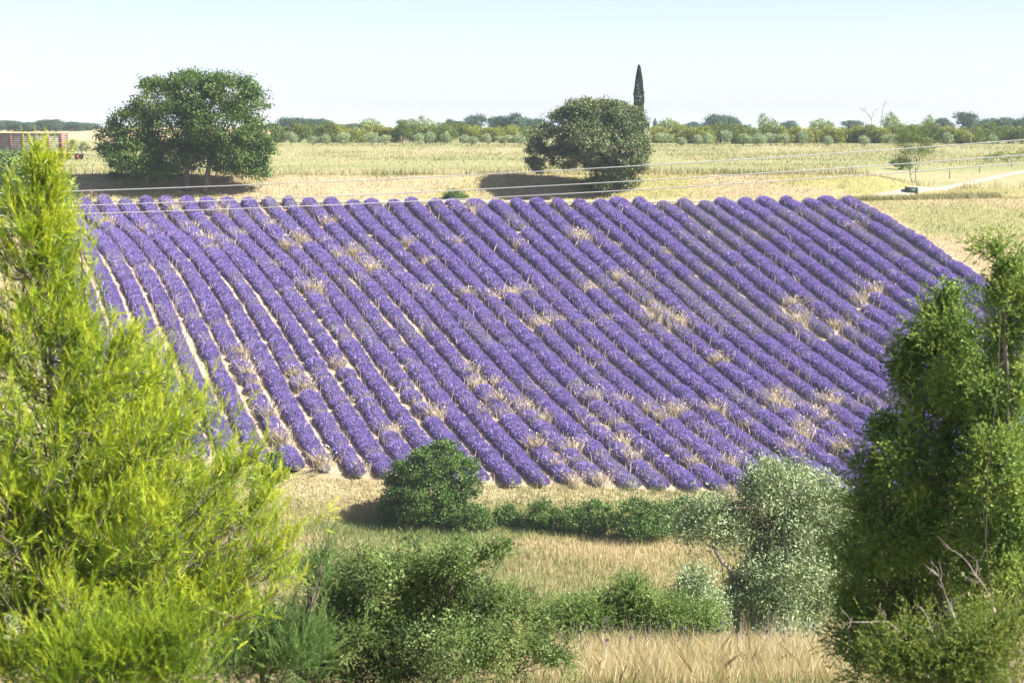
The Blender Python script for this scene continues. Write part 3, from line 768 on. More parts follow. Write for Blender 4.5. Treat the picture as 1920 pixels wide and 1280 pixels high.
# ------------------------------------------------------------------ hollow below the field: small oak, bushes
sb = place(802, 992, 95)
sl = lobes_px(sb[1], [(822,868,52,32),(765,900,42,36),(805,930,78,42),(852,892,40,38),(745,945,32,32),(790,965,56,28),(842,968,42,28),(872,905,20,22),(800,880,40,36),(740,965,22,22),(733,905,18,14),(882,878,16,14),(832,842,24,12),(720,955,14,12),(890,930,16,16)], 1.0, np.random.default_rng(5))
leafy_tree('young_oak', 'single bushy young oak at the lower edge of the lavender', 'tree', sb, sl, 'bark_grey', 'bush', 700, 48, 0.19, 0.15, 26, tr=0.11, inner=0.4)
for nm, lab, lb in (
    ('bush', 'low rounded bush touching the young oak\'s right side', [(880,975,36,24),(860,985,30,18),(905,985,20,16)]),
    ('bush', 'sparse low bush between the young oak and the dark hedge bushes', [(948,975,26,16),(970,980,20,12),(958,960,8,10)]),
    ('bush', 'round dark bush, leftmost of the hedge at the foot of the lavender', [(1018,970,30,26),(1005,985,20,16),(1035,982,18,18)]),
    ('bush', 'broad dark hedge bush, second from left below the lavender', [(1085,980,42,28),(1120,975,38,32),(1065,990,24,18),(1105,995,36,16)]),
    ('bush', 'largest dark hedge bush left of the olive tree', [(1190,975,48,34),(1240,978,44,34),(1215,998,56,22),(1165,992,24,20)]),
    ('bush', 'green hedge bush partly behind the olive tree\'s left crown', [(1290,962,34,26),(1320,968,30,26),(1275,985,26,20)]),
    ('bush', 'dark bush at the field\'s bottom corner beside the pine\'s right edge', [(508,868,18,24),(498,890,20,20),(520,895,14,14)])):
    u0 = np.mean([q[0] for q in lb]); vb = max(q[1] + q[3] for q in lb)
    b = place(u0, vb, 95)
    leafy_tree(nm, lab, 'bush', b, lobes_px(b[1], lb, 1.0, np.random.default_rng(int(u0))), 'bark_brown', 'bush', 60 + int(sum(q[2] * q[3] for q in lb) / 14), 26, 0.16, 0.13, int(u0), tr=0.05, limbs=False,
               group='bushes along the ditch')

# ------------------------------------------------------------------ olive tree
def long_leaf_tree(name, label, base, lobes, nclump, nleaf, seed, trunk_paths, cr=0.16, ls=0.095, aspect=0.3, leaf='olive', cat='tree', bark='bark_pale', inner=0.4):
    rng = np.random.default_rng(seed); base = np.asarray(base, float)
    t = thing(name, label, cat, base); lb = shift(lobes, base)
    for path, r0, r1 in trunk_paths:
        p = np.array(path) - base
        tt = np.linspace(0, 1, 9); s = np.linspace(0, 1, len(p))
        p = np.stack([np.interp(tt, s, p[:, i]) for i in range(3)], 1) + rng.normal(size=(9, 3)) * 0.02
        MB().tube(p, np.linspace(r0, r1, 9), 7).build('trunk', M[bark], t, smooth=True)
    top = np.array(trunk_paths[-1][0][-1]) - base
    m = MB()
    for c, r in lb:
        for _ in range(2):
            e = c + rand_dir(rng, 1)[0] * np.array(r) * 0.6
            m.tube(bend(top, e, rng, 0.1, 5), np.linspace(0.035, 0.006, 5), 5)
    m.build('branches', M[bark], t, smooth=True)
    V, F, T = clump_crown(rng, lb, nclump, nleaf, cr, ls, aspect, inner, up=0.2, flat=1.0)
    add('crown', mesh_np('crown', V, F, [M[leaf]], T), t)
    return t
DO = 44.0
olb = on_ground(1392, DO)
long_leaf_tree('olive_tree', 'silvery grey-green olive tree with a bare pale limb', olb,
    lobes_px(DO, [(1345,985,62,38),(1325,1010,42,26),(1380,1000,40,30),(1445,900,42,30),(1495,915,58,40),(1540,955,50,46),(1452,955,58,50),(1520,1015,62,56),(1445,1030,52,36),
                  (1485,1085,85,46),(1440,1140,75,40),(1535,1120,56,52),(1395,1155,52,34),(1400,1110,30,40),(1490,1160,70,30),(1590,1045,34,44),(1460,1190,80,22),(1588,990,36,38),(1580,1110,30,40),(1305,990,30,26),(1565,930,34,30),(1345,955,34,20),(1420,930,30,24)], 1.0, np.random.default_rng(6)),
    1500, 42, 27, [([olb - np.array([0, 0, .3]), P3(1392, 1150, DO), P3(1385, 1100, DO)], 0.16, 0.11),
                  ([P3(1385, 1102, DO), P3(1372, 1075, DO - .3), P3(1352, 1052, DO - .4), P3(1340, 1020, DO - .3)], 0.06, 0.035),
                  ([P3(1385, 1102, DO), P3(1420, 1040, DO), P3(1460, 980, DO)], 0.09, 0.04)])
b2 = on_ground(1312, 42)
long_leaf_tree('olive_sucker', 'small silvery olive shoot clump left of the olive trunk', b2,
    lobes_px(42, [(1308,1115,28,32),(1325,1150,36,34),(1290,1150,26,26)], 1.0, np.random.default_rng(7)), 190, 40, 28,
    [([b2, P3(1310, 1160, 42), P3(1310, 1120, 42)], 0.03, 0.01)], cat='shrub')

# ------------------------------------------------------------------ near shrubs, junipers, pines
def spray_shrub(name, label, cat, base, lobes, nshoot, seed, leaf, bark, nn=26, nl=0.028, nw=0.009, ang=0.8, L=(0.08, 0.2), droop=0.35, upb=0.15, inner=0.45, stems=None, tr=0.05, dead=0, tmean=0.5, tout=0.0, per=9, bough=0.14, fill=0, fs=0.05, fasp=0.35):
    rng = np.random.default_rng(seed); base = np.asarray(base, float)
    t = thing(name, label, cat, base); lb = shift(lobes, base)
    m = MB(); zt = np.mean([c[2] for c, r in lb])
    for q, (c, r) in enumerate(lb):
        s = np.array([rng.normal(0, tr), rng.normal(0, tr), 0.0]) if c[2] < zt * 1.4 else np.array([c[0] * .3, c[1] * .3, c[2] * .35])
        p = bend(s, c, rng, 0.08, 7)
        m.tube(p, np.linspace(tr * 0.7, tr * 0.22, 7), 6)
        for _ in range(5):
            m.tube(bend(p[rng.integers(3, 6)], c + rand_dir(rng, 1)[0] * np.array(r) * 0.85, rng, 0.1, 5), np.linspace(tr * 0.22, tr * 0.06, 5), 5)
    m.build('branches', M[bark], t, smooth=True)
    if stems:
        for pth, r0, r1 in stems:
            MB().tube(np.array(pth) - base, np.linspace(r0, r1, len(pth)), 7).build('trunk', M[bark], t, smooth=True)
    nb = max(8, nshoot // per)                        # boughs, each a tuft of shoots
    P, Nn = lobe_clumps(rng, lb, nb, inner, 0.1)
    bd = unit(Nn + rng.normal(size=(nb, 3)) * 0.45 + np.array([0, 0, upb * 2]))
    k = rng.poisson(per, nb) + 2; idx = np.repeat(np.arange(nb), k); n = len(idx)
    f = rng.uniform(-1, 1, n)
    side = rng.normal(size=(n, 3)) * bough * 0.5
    B = P[idx] + bd[idx] * (f * bough)[:, None] + side
    B[:, 2] -= droop * 0.18 * np.clip(f, 0, 1) ** 2
    ax = unit(bd[idx] * 0.8 + side * (0.8 / bough) + rng.normal(size=(n, 3)) * 0.3 + np.array([0, 0, upb]))
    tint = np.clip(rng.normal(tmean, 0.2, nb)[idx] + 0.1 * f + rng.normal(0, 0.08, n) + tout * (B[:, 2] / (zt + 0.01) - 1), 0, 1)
    V, F, T = shoots(rng, B, ax, rng.uniform(L[0], L[1], n), nn, nl, nw, ang, tint, droop)
    FF = [F]; TT_ = [T]
    if fill:                                        # inner foliage, toned darker, closing gaps in the crown
        q = rng.choice(len(lb), fill, p=np.array([r[0] * r[2] for c, r in lb]) / sum(r[0] * r[2] for c, r in lb))
        c = np.array([c for c, r in lb])[q]; r = np.array([r for c, r in lb])[q]
        d = rand_dir(rng, fill)
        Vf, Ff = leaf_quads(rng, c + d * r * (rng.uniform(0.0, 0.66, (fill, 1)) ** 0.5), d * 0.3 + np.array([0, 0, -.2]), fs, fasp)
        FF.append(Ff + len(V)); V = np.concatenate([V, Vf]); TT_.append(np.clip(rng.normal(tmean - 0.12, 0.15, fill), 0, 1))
    add('crown', mesh_np('crown', V, FF, [M[leaf]], np.concatenate(TT_)), t)
    return t

DJ = 17.0
jb = on_ground(1775, DJ)
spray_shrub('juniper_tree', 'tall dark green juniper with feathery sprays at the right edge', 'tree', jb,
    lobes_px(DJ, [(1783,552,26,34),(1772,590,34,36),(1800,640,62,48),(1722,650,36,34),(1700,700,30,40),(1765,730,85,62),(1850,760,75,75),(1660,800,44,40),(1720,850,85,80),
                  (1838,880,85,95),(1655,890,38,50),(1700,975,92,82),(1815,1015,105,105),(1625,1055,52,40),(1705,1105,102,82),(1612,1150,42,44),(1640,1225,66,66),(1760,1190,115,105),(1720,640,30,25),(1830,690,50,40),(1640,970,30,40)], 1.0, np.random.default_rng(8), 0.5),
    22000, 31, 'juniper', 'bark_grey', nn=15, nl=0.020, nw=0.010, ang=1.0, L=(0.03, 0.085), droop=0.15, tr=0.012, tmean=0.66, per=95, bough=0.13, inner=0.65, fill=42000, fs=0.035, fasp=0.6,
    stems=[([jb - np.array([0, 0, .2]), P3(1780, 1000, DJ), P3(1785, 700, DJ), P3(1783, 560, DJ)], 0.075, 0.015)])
DJ2 = 16.2
jb2 = on_ground(1905, DJ2)
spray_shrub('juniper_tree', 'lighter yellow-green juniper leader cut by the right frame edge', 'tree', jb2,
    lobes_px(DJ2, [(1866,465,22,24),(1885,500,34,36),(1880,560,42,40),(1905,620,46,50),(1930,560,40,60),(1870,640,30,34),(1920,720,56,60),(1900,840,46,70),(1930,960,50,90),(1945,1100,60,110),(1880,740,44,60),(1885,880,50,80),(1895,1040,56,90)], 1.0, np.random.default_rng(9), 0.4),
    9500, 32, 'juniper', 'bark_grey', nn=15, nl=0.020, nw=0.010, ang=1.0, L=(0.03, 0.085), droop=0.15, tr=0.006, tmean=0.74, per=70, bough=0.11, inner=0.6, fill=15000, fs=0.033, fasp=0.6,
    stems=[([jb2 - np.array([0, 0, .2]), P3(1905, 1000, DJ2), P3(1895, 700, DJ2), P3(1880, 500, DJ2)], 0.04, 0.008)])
DC = 24.0
cb_ = on_ground(790, DC)
spray_shrub('spreading_juniper', 'wide spreading juniper bush with grey twigs in the centre foreground', 'bush', cb_,
    lobes_px(DC, [(620,1105,62,50),(700,1085,72,52),(785,1075,72,44),(855,1060,52,34),(912,1042,38,20),(948,1024,16,10),(755,1155,125,72),(880,1125,75,52),(640,1195,95,72),(950,1150,62,46),(1000,1168,44,30),
                  (850,1215,140,72),(600,1255,76,54),(720,1255,115,54),(930,1238,76,44),(1000,1222,50,34),(1040,1245,40,28)], 1.0, np.random.default_rng(10), 0.5),
    15000, 33, 'juniper_c', 'bark_grey', nn=14, nl=0.026, nw=0.012, ang=0.95, L=(0.04, 0.11), droop=0.15, tr=0.02, per=55, bough=0.125, inner=0.5, fill=30000, fs=0.045, fasp=0.6,
    stems=[([P3(800, 1180, DC), P3(860, 1090, DC), P3(910, 1050, DC), P3(958, 1018, DC)], 0.035, 0.01)])
DS = 33.0
spray_shrub('leafy_shrub', 'low fresh green shrub between the spreading juniper and the olive', 'bush', on_ground(1160, DS),
    lobes_px(DS, [(1095,1172,58,40),(1168,1158,54,42),(1190,1122,18,30),(1255,1162,56,38),(1048,1190,54,34),(1325,1182,46,26),(1210,1190,90,30),(1218,1128,12,22)], 1.0, np.random.default_rng(12)),
    5600, 34, 'shrub', 'bark_brown', nn=14, nl=0.036, nw=0.018, ang=1.0, L=(0.08, 0.2), droop=0.1, tr=0.015, inner=0.3, fill=7000, fs=0.06, fasp=0.5)
DY = 19.0
spray_shrub('young_pine', 'young blue-green pine beside the foot of the spreading juniper', 'tree', on_ground(490, DY),
    lobes_px(DY, [(432,1195,22,34),(470,1225,60,40),(560,1190,26,40),(540,1240,70,40),(430,1260,60,34),(600,1050,16,26),(595,1095,14,30),(505,1185,34,34)], 1.0, np.random.default_rng(13)),
    1700, 35, 'pine_blue', 'bark_pine', nn=44, nl=0.042, nw=0.0036, fill=3000, fs=0.07, fasp=0.12, ang=0.6, L=(0.12, 0.24), droop=0.0, upb=0.5, tr=0.03)
DB = 12.5
spray_shrub('young_pine', 'small yellow-green pine filling the bottom left corner', 'tree', on_ground(180, DB),
    lobes_px(DB, [(20,1235,34,44),(120,1235,52,34),(240,1225,66,34),(318,1205,32,32),(180,1270,140,34),(330,1265,50,34)], 1.0, np.random.default_rng(14)),
    1700, 36, 'pine', 'bark_pine', nn=44, nl=0.038, nw=0.003, fill=3000, fs=0.06, fasp=0.1, ang=0.6, L=(0.06, 0.16), droop=0.0, upb=0.45, tr=0.02, tmean=0.42)
DR = 12.0
spray_shrub('leafy_shrub', 'yellowish leafy shrub in the bottom right corner', 'bush', on_ground(1800, DR),
    lobes_px(DR, [(1722,1205,20,26),(1700,1262,46,30),(1780,1250,40,36),(1850,1225,56,46),(1900,1200,36,50),(1830,1270,90,30),(1740,1235,30,30)], 1.0, np.random.default_rng(15)),
    2400, 37, 'shrub_yellow', 'bark_brown', nn=13, nl=0.018, nw=0.008, fill=3500, fs=0.035, fasp=0.5, ang=1.0, L=(0.05, 0.12), droop=0.05, tr=0.012)

# dead sticks in front of the tall juniper, bare shrub by the pine
def dead_branch(name, label, cat, D, paths, r0, seed, twigs=5, tl=0.16):
    rng = np.random.default_rng(seed)
    b = on_ground(paths[0][-1][0], D); t = thing(name, label, cat, b)
    for pth in paths:
        p = np.array([P3(u, v, D + rng.uniform(-.15, .15)) for u, v in pth]) - b
        tt = np.linspace(0, 1, 10); s = np.linspace(0, 1, len(p))
        p = np.stack([np.interp(tt, s, p[:, i]) for i in range(3)], 1) + rng.normal(size=(10, 3)) * 0.008
        m = MB(); m.tube(p, np.linspace(r0 * 0.25, r0, 10), 6)
        for _ in range(twigs):
            i = rng.integers(0, 7); d = unit(rng.normal(size=3) + unit(p[0] - p[-1]) * 1.3)
            q = p[i] + d * tl * rng.uniform(0.5, 1.4)
            m.tube(bend(p[i], q, rng, 0.12, 4), np.linspace(r0 * 0.28, r0 * 0.08, 4), 4)
            for _ in range(2):
                m.tube(bend((p[i] + q) / 2, q + rng.normal(size=3) * tl * 0.4, rng, 0.1, 3), np.linspace(r0 * 0.16, r0 * 0.05, 3), 4)
        m.build('branch', M['dead_wood'], t, smooth=True)
    return t
dead_branch('dead_branch', 'bare grey dead branches in front of the tall juniper', 'branch', 12.6,
            [[(1612,1180),(1665,1176),(1705,1200),(1745,1250),(1770,1300)], [(1770,1075),(1782,1120),(1805,1160),(1825,1200),(1840,1300)],
             [(1815,1050),(1852,1092),(1882,1150),(1895,1200),(1900,1300)], [(1745,1150),(1762,1190),(1785,1245),(1800,1310)]], 0.011, 61, 7, 0.12)
dead_branch('bare_shrub', 'leafless grey twiggy shrub sticking up behind the pine', 'shrub', 20.0,
            [[(262,600),(272,680),(285,770),(290,900),(300,1180)], [(330,560),(315,630),(300,720),(292,800),(300,1180)], [(240,640),(262,720),(280,800),(295,1180)], [(300,610),(292,700),(288,820),(300,1180)]], 0.014, 62, 12, 0.28)

# ------------------------------------------------------------------ the big pine
def build_pine():
    rng = np.random.default_rng(77)
    D = 16.0
    b = on_ground(98, D)
    HO = float(P3(0, 1265, D)[2] - b[2])      # the crown's lower edge above the ground
    t = thing('pine_tree', 'large yellow-green pine filling the left foreground', 'tree', b)
    env_h = np.array([-.5, 0.0, 0.25, 0.55, 0.95, 1.35, 1.65, 2.05, 2.4, 2.6, 2.8, 3.05, 3.5, 3.8, 4.1, 4.35])
    env_r = np.array([1.0, 1.3, 1.65, 1.9, 2.02, 1.96, 1.76, 1.42, 1.05, 0.6, 0.25, 0.16, 0.13, 0.07, 0.03, 0.01])
    # trunk and a second leader
    zt = lambda v: float(P3(0, v, D)[2] - b[2])
    xt = lambda u: float(P3(u, 0, D)[0] - b[0])
    main = np.array([(0, 0, -0.3), (xt(98), 0, zt(1150)), (xt(102), .05, zt(1000)), (xt(92), .05, zt(800)), (xt(82), 0, zt(600)), (xt(75), 0, zt(400)), (xt(72), 0, zt(262))])
    lead2 = np.array([(xt(100), .1, zt(1180)), (xt(80), .3, zt(1080)), (xt(120), .35, zt(900)), (xt(150), .3, zt(700)), (xt(150), .25, zt(580)), (xt(140), .25, zt(480)), (xt(125), .2, zt(400))])
    def resamp(p, n):
        s = np.linspace(0, 1, len(p)); q = np.linspace(0, 1, n); return np.stack([np.interp(q, s, p[:, i]) for i in range(3)], 1)
    pm = resamp(main, 26) + rng.normal(size=(26, 3)) * 0.008; pl = resamp(lead2, 22) + rng.normal(size=(22, 3)) * 0.01
    MB().tube(pm, np.linspace(0.07, 0.008, 26), 9).build('trunk', M['bark_pine'], t, smooth=True)
    MB().tube(pl, np.linspace(0.04, 0.006, 22), 8).build('trunk', M['bark_pine'], t, smooth=True)
    br = MB(); base = []; ax = []; tn = []; ln = []
    def shoot(p, d, tint, l=None):
        base.append(p); ax.append(d); tn.append(tint); ln.append(l or rng.uniform(0.07, 0.19))
    nb = 320
    for i in range(nb):
        he = rng.uniform(0.05, 4.1) if i % 3 else rng.uniform(0.2, 2.8)
        Rr = np.interp(he, env_h, env_r) * rng.uniform(0.5, 1.0) ** 0.55 * rng.uniform(0.9, 1.06)
        az = rng.uniform(0, 2 * np.pi)
        # nothing of the far left is in the picture; favour the side that shows
        if math.cos(az) < -0.3 and rng.random() < 0.3: az = rng.uniform(-1.6, 1.6)
        if math.cos(az) < 0 and he > 1.8: Rr = Rr + 0.5 * sstep(4.2, 3.2, he) * rng.uniform(0.3, 1.0)
        hs = max(0.15, he - 0.42 * Rr - 0.1 + rng.normal(0, 0.05)) + HO
        tr_ = pl if (rng.random() < 0.3 and 0.9 < hs < 3.6) else pm
        j = int(np.argmin(np.abs(tr_[:, 2] - hs))); s = tr_[j]
        e = np.array([math.cos(az) * Rr, math.sin(az) * Rr, he + HO])
        e[:2] += s[:2] * 0.6
        tt = np.linspace(0, 1, 9)[:, None]
        ctrl = s * 0.45 + e * 0.55; ctrl[2] = s[2] * 0.72 + e[2] * 0.28 - 0.05 * Rr
        p = (1 - tt) ** 2 * s + 2 * tt * (1 - tt) * ctrl + tt ** 2 * e + rng.normal(size=(9, 3)) * 0.012
        r0 = 0.005 + 0.007 * Rr
        br.tube(p, np.linspace(r0, 0.003, 9), 6, cap=False)
        out = unit(e - s)
        # twigs on the outer part, then shoots
        nt_ = 3 + int(Rr * 6)
        for q in range(nt_):
            f = rng.uniform(0.3, 1.0); a = p[0] * 0 + np.array([np.interp(f, tt[:, 0], p[:, c]) for c in range(3)])
            d = unit(out * 0.7 + rng.normal(size=3) * 0.5 + np.array([0, 0, 0.55]))
            L = rng.uniform(0.12, 0.36) * (0.6 + 0.5 * min(Rr, 1.2))
            e2 = a + d * L; e2[2] += 0.06
            tw = np.stack([a, (a + e2) / 2 - np.array([0, 0, 0.015]), e2])
            br.tube(tw, [0.0045, 0.0035, 0.002], 4, cap=False)
            ns = rng.integers(4, 8)
            for w in range(ns):
                g = 0.3 + 0.7 * (w + 1) / ns
                pp = a + (e2 - a) * g
                dd = unit(d * 0.65 + rng.normal(size=3) * 0.42 + np.array([0, 0, 0.7]))
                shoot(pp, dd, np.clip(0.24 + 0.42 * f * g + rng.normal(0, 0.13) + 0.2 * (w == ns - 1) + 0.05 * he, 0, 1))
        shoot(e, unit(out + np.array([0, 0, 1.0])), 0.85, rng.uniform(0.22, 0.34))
    # upright candles on the leaders
    for pth in (pm, pl):
        for q in pth[int(len(pth) * .5):-1]:
            for _ in range(12 if pth is pl else 6):
                d = unit(rng.normal(size=3) * 0.35 + np.array([0, 0, 1.0])); shoot(q + rng.normal(size=3) * np.array([.055, .07, .06]), d, rng.uniform(0.45, 0.95), rng.uniform(0.14, 0.28))
    br.build('branches', M['bark_pine'], t, smooth=True)
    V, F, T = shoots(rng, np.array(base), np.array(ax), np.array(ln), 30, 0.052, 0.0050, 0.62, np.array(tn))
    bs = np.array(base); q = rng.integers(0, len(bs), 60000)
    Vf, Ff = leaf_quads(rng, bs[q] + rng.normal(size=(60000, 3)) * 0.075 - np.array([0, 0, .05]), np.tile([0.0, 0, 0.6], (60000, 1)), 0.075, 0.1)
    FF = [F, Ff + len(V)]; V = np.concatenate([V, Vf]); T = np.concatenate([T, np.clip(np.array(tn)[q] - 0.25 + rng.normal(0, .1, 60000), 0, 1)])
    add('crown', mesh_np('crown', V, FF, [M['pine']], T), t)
    return len(base)
NSH = build_pine()

# ------------------------------------------------------------------ orchard and far trees
def tree_variants(n, seed, leaf, wide=1.0, hgt=1.0, nclump=90, nleaf=20, cr=0.26, ls=0.24, trunk=0.25):
    out = []
    for s in range(n):
        rng = np.random.default_rng(seed + s)
        lobes = [((rng.normal(0, .5) * wide, rng.normal(0, .5) * wide, hgt * (trunk + (1 - trunk) * rng.uniform(0.3, 0.8))), (0.8 * wide * rng.uniform(.7, 1.2),) * 2 + (hgt * 0.26 * rng.uniform(.8, 1.3),)) for _ in range(7)]
        V, F, T = clump_crown(rng, lobes, nclump, nleaf, cr, ls, 0.6, 0.3)
        V[:, 2] = np.maximum(V[:, 2], 0.05)
        crown = mesh_np('crown', V, F, [M[leaf]], T)
        tk = MB().tube([(0, 0, -0.15), (0.03, 0, hgt * .3), (rng.normal(0, .1), 0, hgt * 0.65)], [0.09 * wide, 0.07 * wide, 0.03], 6).mesh('trunk', [M['bark_grey']], True)
        out.append((crown, tk))
    return out
def plant_tree(name, label, variants, u, D, sc, rng, group, cat='tree', x=None):
    b = on_ground(u, D) if x is None else np.array([x, D, float(gz(x, D))])
    t = thing(name, label, cat, b, group, rng.uniform(0, 6.28)); t.scale = (sc[0], sc[0], sc[1])
    cr, tk = variants[rng.integers(len(variants))]
    add('crown', cr, t); add('trunk', tk, t)
    return t
rng = np.random.default_rng(88)
ORCH = tree_variants(5, 500, 'orchard', 1.4, 3.3, 190, 24, 0.24, 0.2, -0.25)
ORCH_Y = tree_variants(4, 520, 'orchard_b', 1.4, 3.1, 190, 24, 0.24, 0.2, -0.25)
OLV = tree_variants(4, 540, 'olive', 0.66, 1.8, 90, 22, 0.16, 0.13, 0.15)
FAR = tree_variants(5, 560, 'far', 2.3, 6.0, 190, 24, 0.5, 0.38, -0.15)
TALLG = tree_variants(3, 580, 'olive', 1.7, 4.6, 130, 22, 0.34, 0.28, 0.2)
i = 0
for u in np.arange(524, 992, 21.0):
    i += 1
    yel = vnoise(u, 0, 60, 5) > 0.45
    plant_tree('orchard_tree', '%s orchard tree to the right of the big oak, along the hedge line' % ordn(i), ORCH_Y if yel else ORCH, u + rng.normal(0, 3), 338 + rng.normal(0, 3), (rng.uniform(.85, 1.05), rng.uniform(.9, 1.15)), rng, 'orchard trees in a row')
i = 0
for u in np.arange(1228, 1925, 20.0):
    i += 1
    yel = vnoise(u, 0, 60, 6) > 0.52
    plant_tree('orchard_tree', '%s orchard tree to the right of the cypress, in the dark hedge line' % ordn(i), ORCH_Y if yel else ORCH, u + rng.normal(0, 3), 332 + rng.normal(0, 3), (rng.uniform(.9, 1.1), rng.uniform(.88, 1.08)), rng, 'orchard trees in a row')
i = 0
for u in (548, 588, 612, 650, 700, 724, 786, 806, 834, 872, 886, 914, 946, 972):
    i += 1
    plant_tree('olive_sapling', '%s small silvery olive sapling right of the big oak, before the orchard' % ordn(i), OLV, u, 318 + rng.normal(0, 3), (rng.uniform(.85, 1.25), rng.uniform(.8, 1.15)), rng, 'olive saplings in front of the orchard')
i = 0
for u in (1240, 1276, 1308, 1326, 1356, 1392, 1420, 1442, 1468, 1502, 1548, 1618, 1662, 1772, 1856):
    i += 1
    plant_tree('olive_sapling', '%s small silvery olive sapling right of the cypress, before the orchard' % ordn(i), OLV, u, 312 + rng.normal(0, 3), (rng.uniform(.85, 1.3), rng.uniform(.8, 1.3)), rng, 'olive saplings in front of the orchard')
for u, D, w, h, lab in ((1436, 352, 0.9, 1.15, 'light green tall tree rising above the right orchard hedge'), (1250, 350, .95, 1.0, 'rounded grey-green tree right of the cypress'), (1545, 356, 1.0, 1.0, 'grey-green tree above the middle of the right hedge'),
                        (1668, 352, 1.1, 1.2, 'green tree beside the bare branches above the right hedge'), (1738, 360, .8, 1.1, 'small green tree above the hedge left of the far right wood'), (705, 372, 1.2, 1.0, 'pale olive-green tree behind the left orchard'),
                        (770, 372, 1.0, 1.05, 'second pale tree behind the left orchard'), (800, 375, 1.1, 1.05, 'third pale tree behind the left orchard, near the dark conifer')):
    plant_tree('garden_tree', lab, TALLG, u, D, (w * 0.9, h * 0.82), rng, 'trees rising behind the orchard')
i = 0
for u, D, w, h in sorted(((-12, 600, 1.2, .7), (20, 660, 1.1, .75), (50, 600, 1.1, .65), (82, 640, 1.2, .7), (122, 640, 1.2, .7), (160, 660, 1.1, .6), (5, 640, 1.1, .75), (35, 620, 1.2, .8), (65, 650, 1.0, .7), (98, 610, 1.3, .85), (145, 630, 1.1, .7), (175, 700, 1.2, .65), (560, 520, 1.2, .95), (595, 540, 1.1, .9), (580, 500, 1.0, .9), (545, 640, 1.0, .8),
                   (660, 700, 1.2, .6), (768, 560, 1.0, .8), (845, 430, .45, .85), (862, 440, .5, .75), (888, 460, .7, 1.1), (930, 470, .8, .95), (958, 470, 1.0, 1.15), (990, 480, .9, .95), (1008, 485, .8, .9),
                   (1335, 500, .9, 1.15), (1365, 510, .9, 1.1), (1228, 640, .25, .95), (1765, 520, .9, .9), (1808, 500, .9, 1.2), (1845, 520, 1.0, .95), (1880, 480, 1.0, .95), (1912, 470, 1.0, 1.05), (1940, 470, 1.0, 1.05),
                   (625, 800, 1.3, .6), (690, 820, 1.3, .6), (1160, 640, 1.2, .8), (1290, 620, 1.2, .7), (1470, 620, 1.2, .8), (1600, 600, 1.2, .8), (480, 560, 1.0, .7), (1130, 600, 1.0, .8))):
    i += 1
    plant_tree('distant_tree', '%s distant blue-green tree on the horizon, counted from the left edge' % ordn(i), FAR, u, D, (w * 1.05, h * 0.72), rng, 'distant trees on the horizon')
dead_branch('bare_tree', 'leafless dark branches poking above the right orchard hedge', 'tree', 345.0,
            [[(1606,200),(1622,212),(1630,225),(1634,262)], [(1656,190),(1650,208),(1648,230),(1646,262)], [(1634,208),(1630,225),(1634,262)]], 0.10, 63, 4, 0.9)

# ------------------------------------------------------------------ fence posts, wires, box
i = 0
for u, D, hgt in ((1258, 199.5, 0.9), (1472, 199.2, 0.7), (1596, 200.5, 0.9), (1778, 207, 0.95), (1834, 213, 0.95), (1893, 222, 1.0), (1735, 316, 1.7), (1552, 318, 1.6), (1816, 318, 1.7), (754, 322, 1.5), (917, 322, 1.6)):
    i += 1
    b = on_ground(u, D)
    m = MB(); m.tube([(0, 0, -0.2), (0.01, 0, hgt * .5), (rng.normal(0, .03), 0, hgt)], [0.06, 0.058, 0.05], 7)
    m.tube([(0, 0, hgt * .72), (0, 0, hgt * .76)], [0.07, 0.07], 7)
    o = m.build('fence_post', M['post'], None, b)
    side = 'left of the holm oak' if u < 1000 else 'right of the holm oak'
    k = i if u > 1000 else i
    tag(o, '%s weathered fence post %s, counted left to right' % (ordn({1258:1,1472:2,1552:3,1596:4,1735:5,1778:6,1816:7,1834:8,1893:9,754:1,917:2}[u]), side), 'post', 'fence posts')

for lab, pts in (('topmost of the three overhead cables crossing the view', ((133,357),(493,346),(640,339),(1280,304.5),(1920,262))),
                 ('middle of the three overhead cables crossing the view', ((140,385),(333,378),(640,366),(1280,333.5),(1920,290))),
                 ('lowest of the three overhead cables crossing the view', ((100,402),(333,393),(640,383),(1280,350),(1920,304.5)))):
    pu = np.array(pts, float); cf = np.polyfit(pu[:, 0], pu[:, 1], 2)
    uu = np.linspace(-900, 2900, 60)
    Dw = 36.0
    P = np.stack([(uu - CX) / FPX * Dw, np.full_like(uu, Dw), ZC - (np.polyval(cf, uu) - HY) / FPX * Dw], 1)
    tag(MB().tube(P, 0.0095, 6).build('overhead_cable', M['wire'], smooth=True), lab, 'cable', 'overhead cables')

b = place(1706, 360, 170)
t = thing('roadside_box', 'low green box with a pale concrete end beside the track', 'box', b, rz=0.1)
m = MB(); m.box((0, 0, 0.24), (1.0, 0.7, 0.5)); m.build('body', M['green_box'], t)
m = MB(); m.box((0, 0, 0.52), (1.1, 0.8, 0.06)); m.build('lid', M['concrete'], t)
m = MB(); m.box((0.6, 0, 0.26), (0.14, 0.85, 0.6)); m.build('end_slab', M['concrete'], t)

hb_ = on_ground(306, 199.5)
t = thing('hut', 'low brown hut in the shade behind the big oak\'s trunks', 'hut', hb_)
m = MB(); m.box((0, 0, 0.55), (2.0, 1.4, 1.2)); m.build('wall', M['hut'], t)
m = MB(); m.box((0, 0, 1.2), (2.4, 1.8, 0.09)); m.build('roof', M['concrete'], t)
m = MB(); m.box((0.2, -0.72, 0.5), (0.6, 0.05, 0.95)); m.build('door', M['dark_metal'], t)

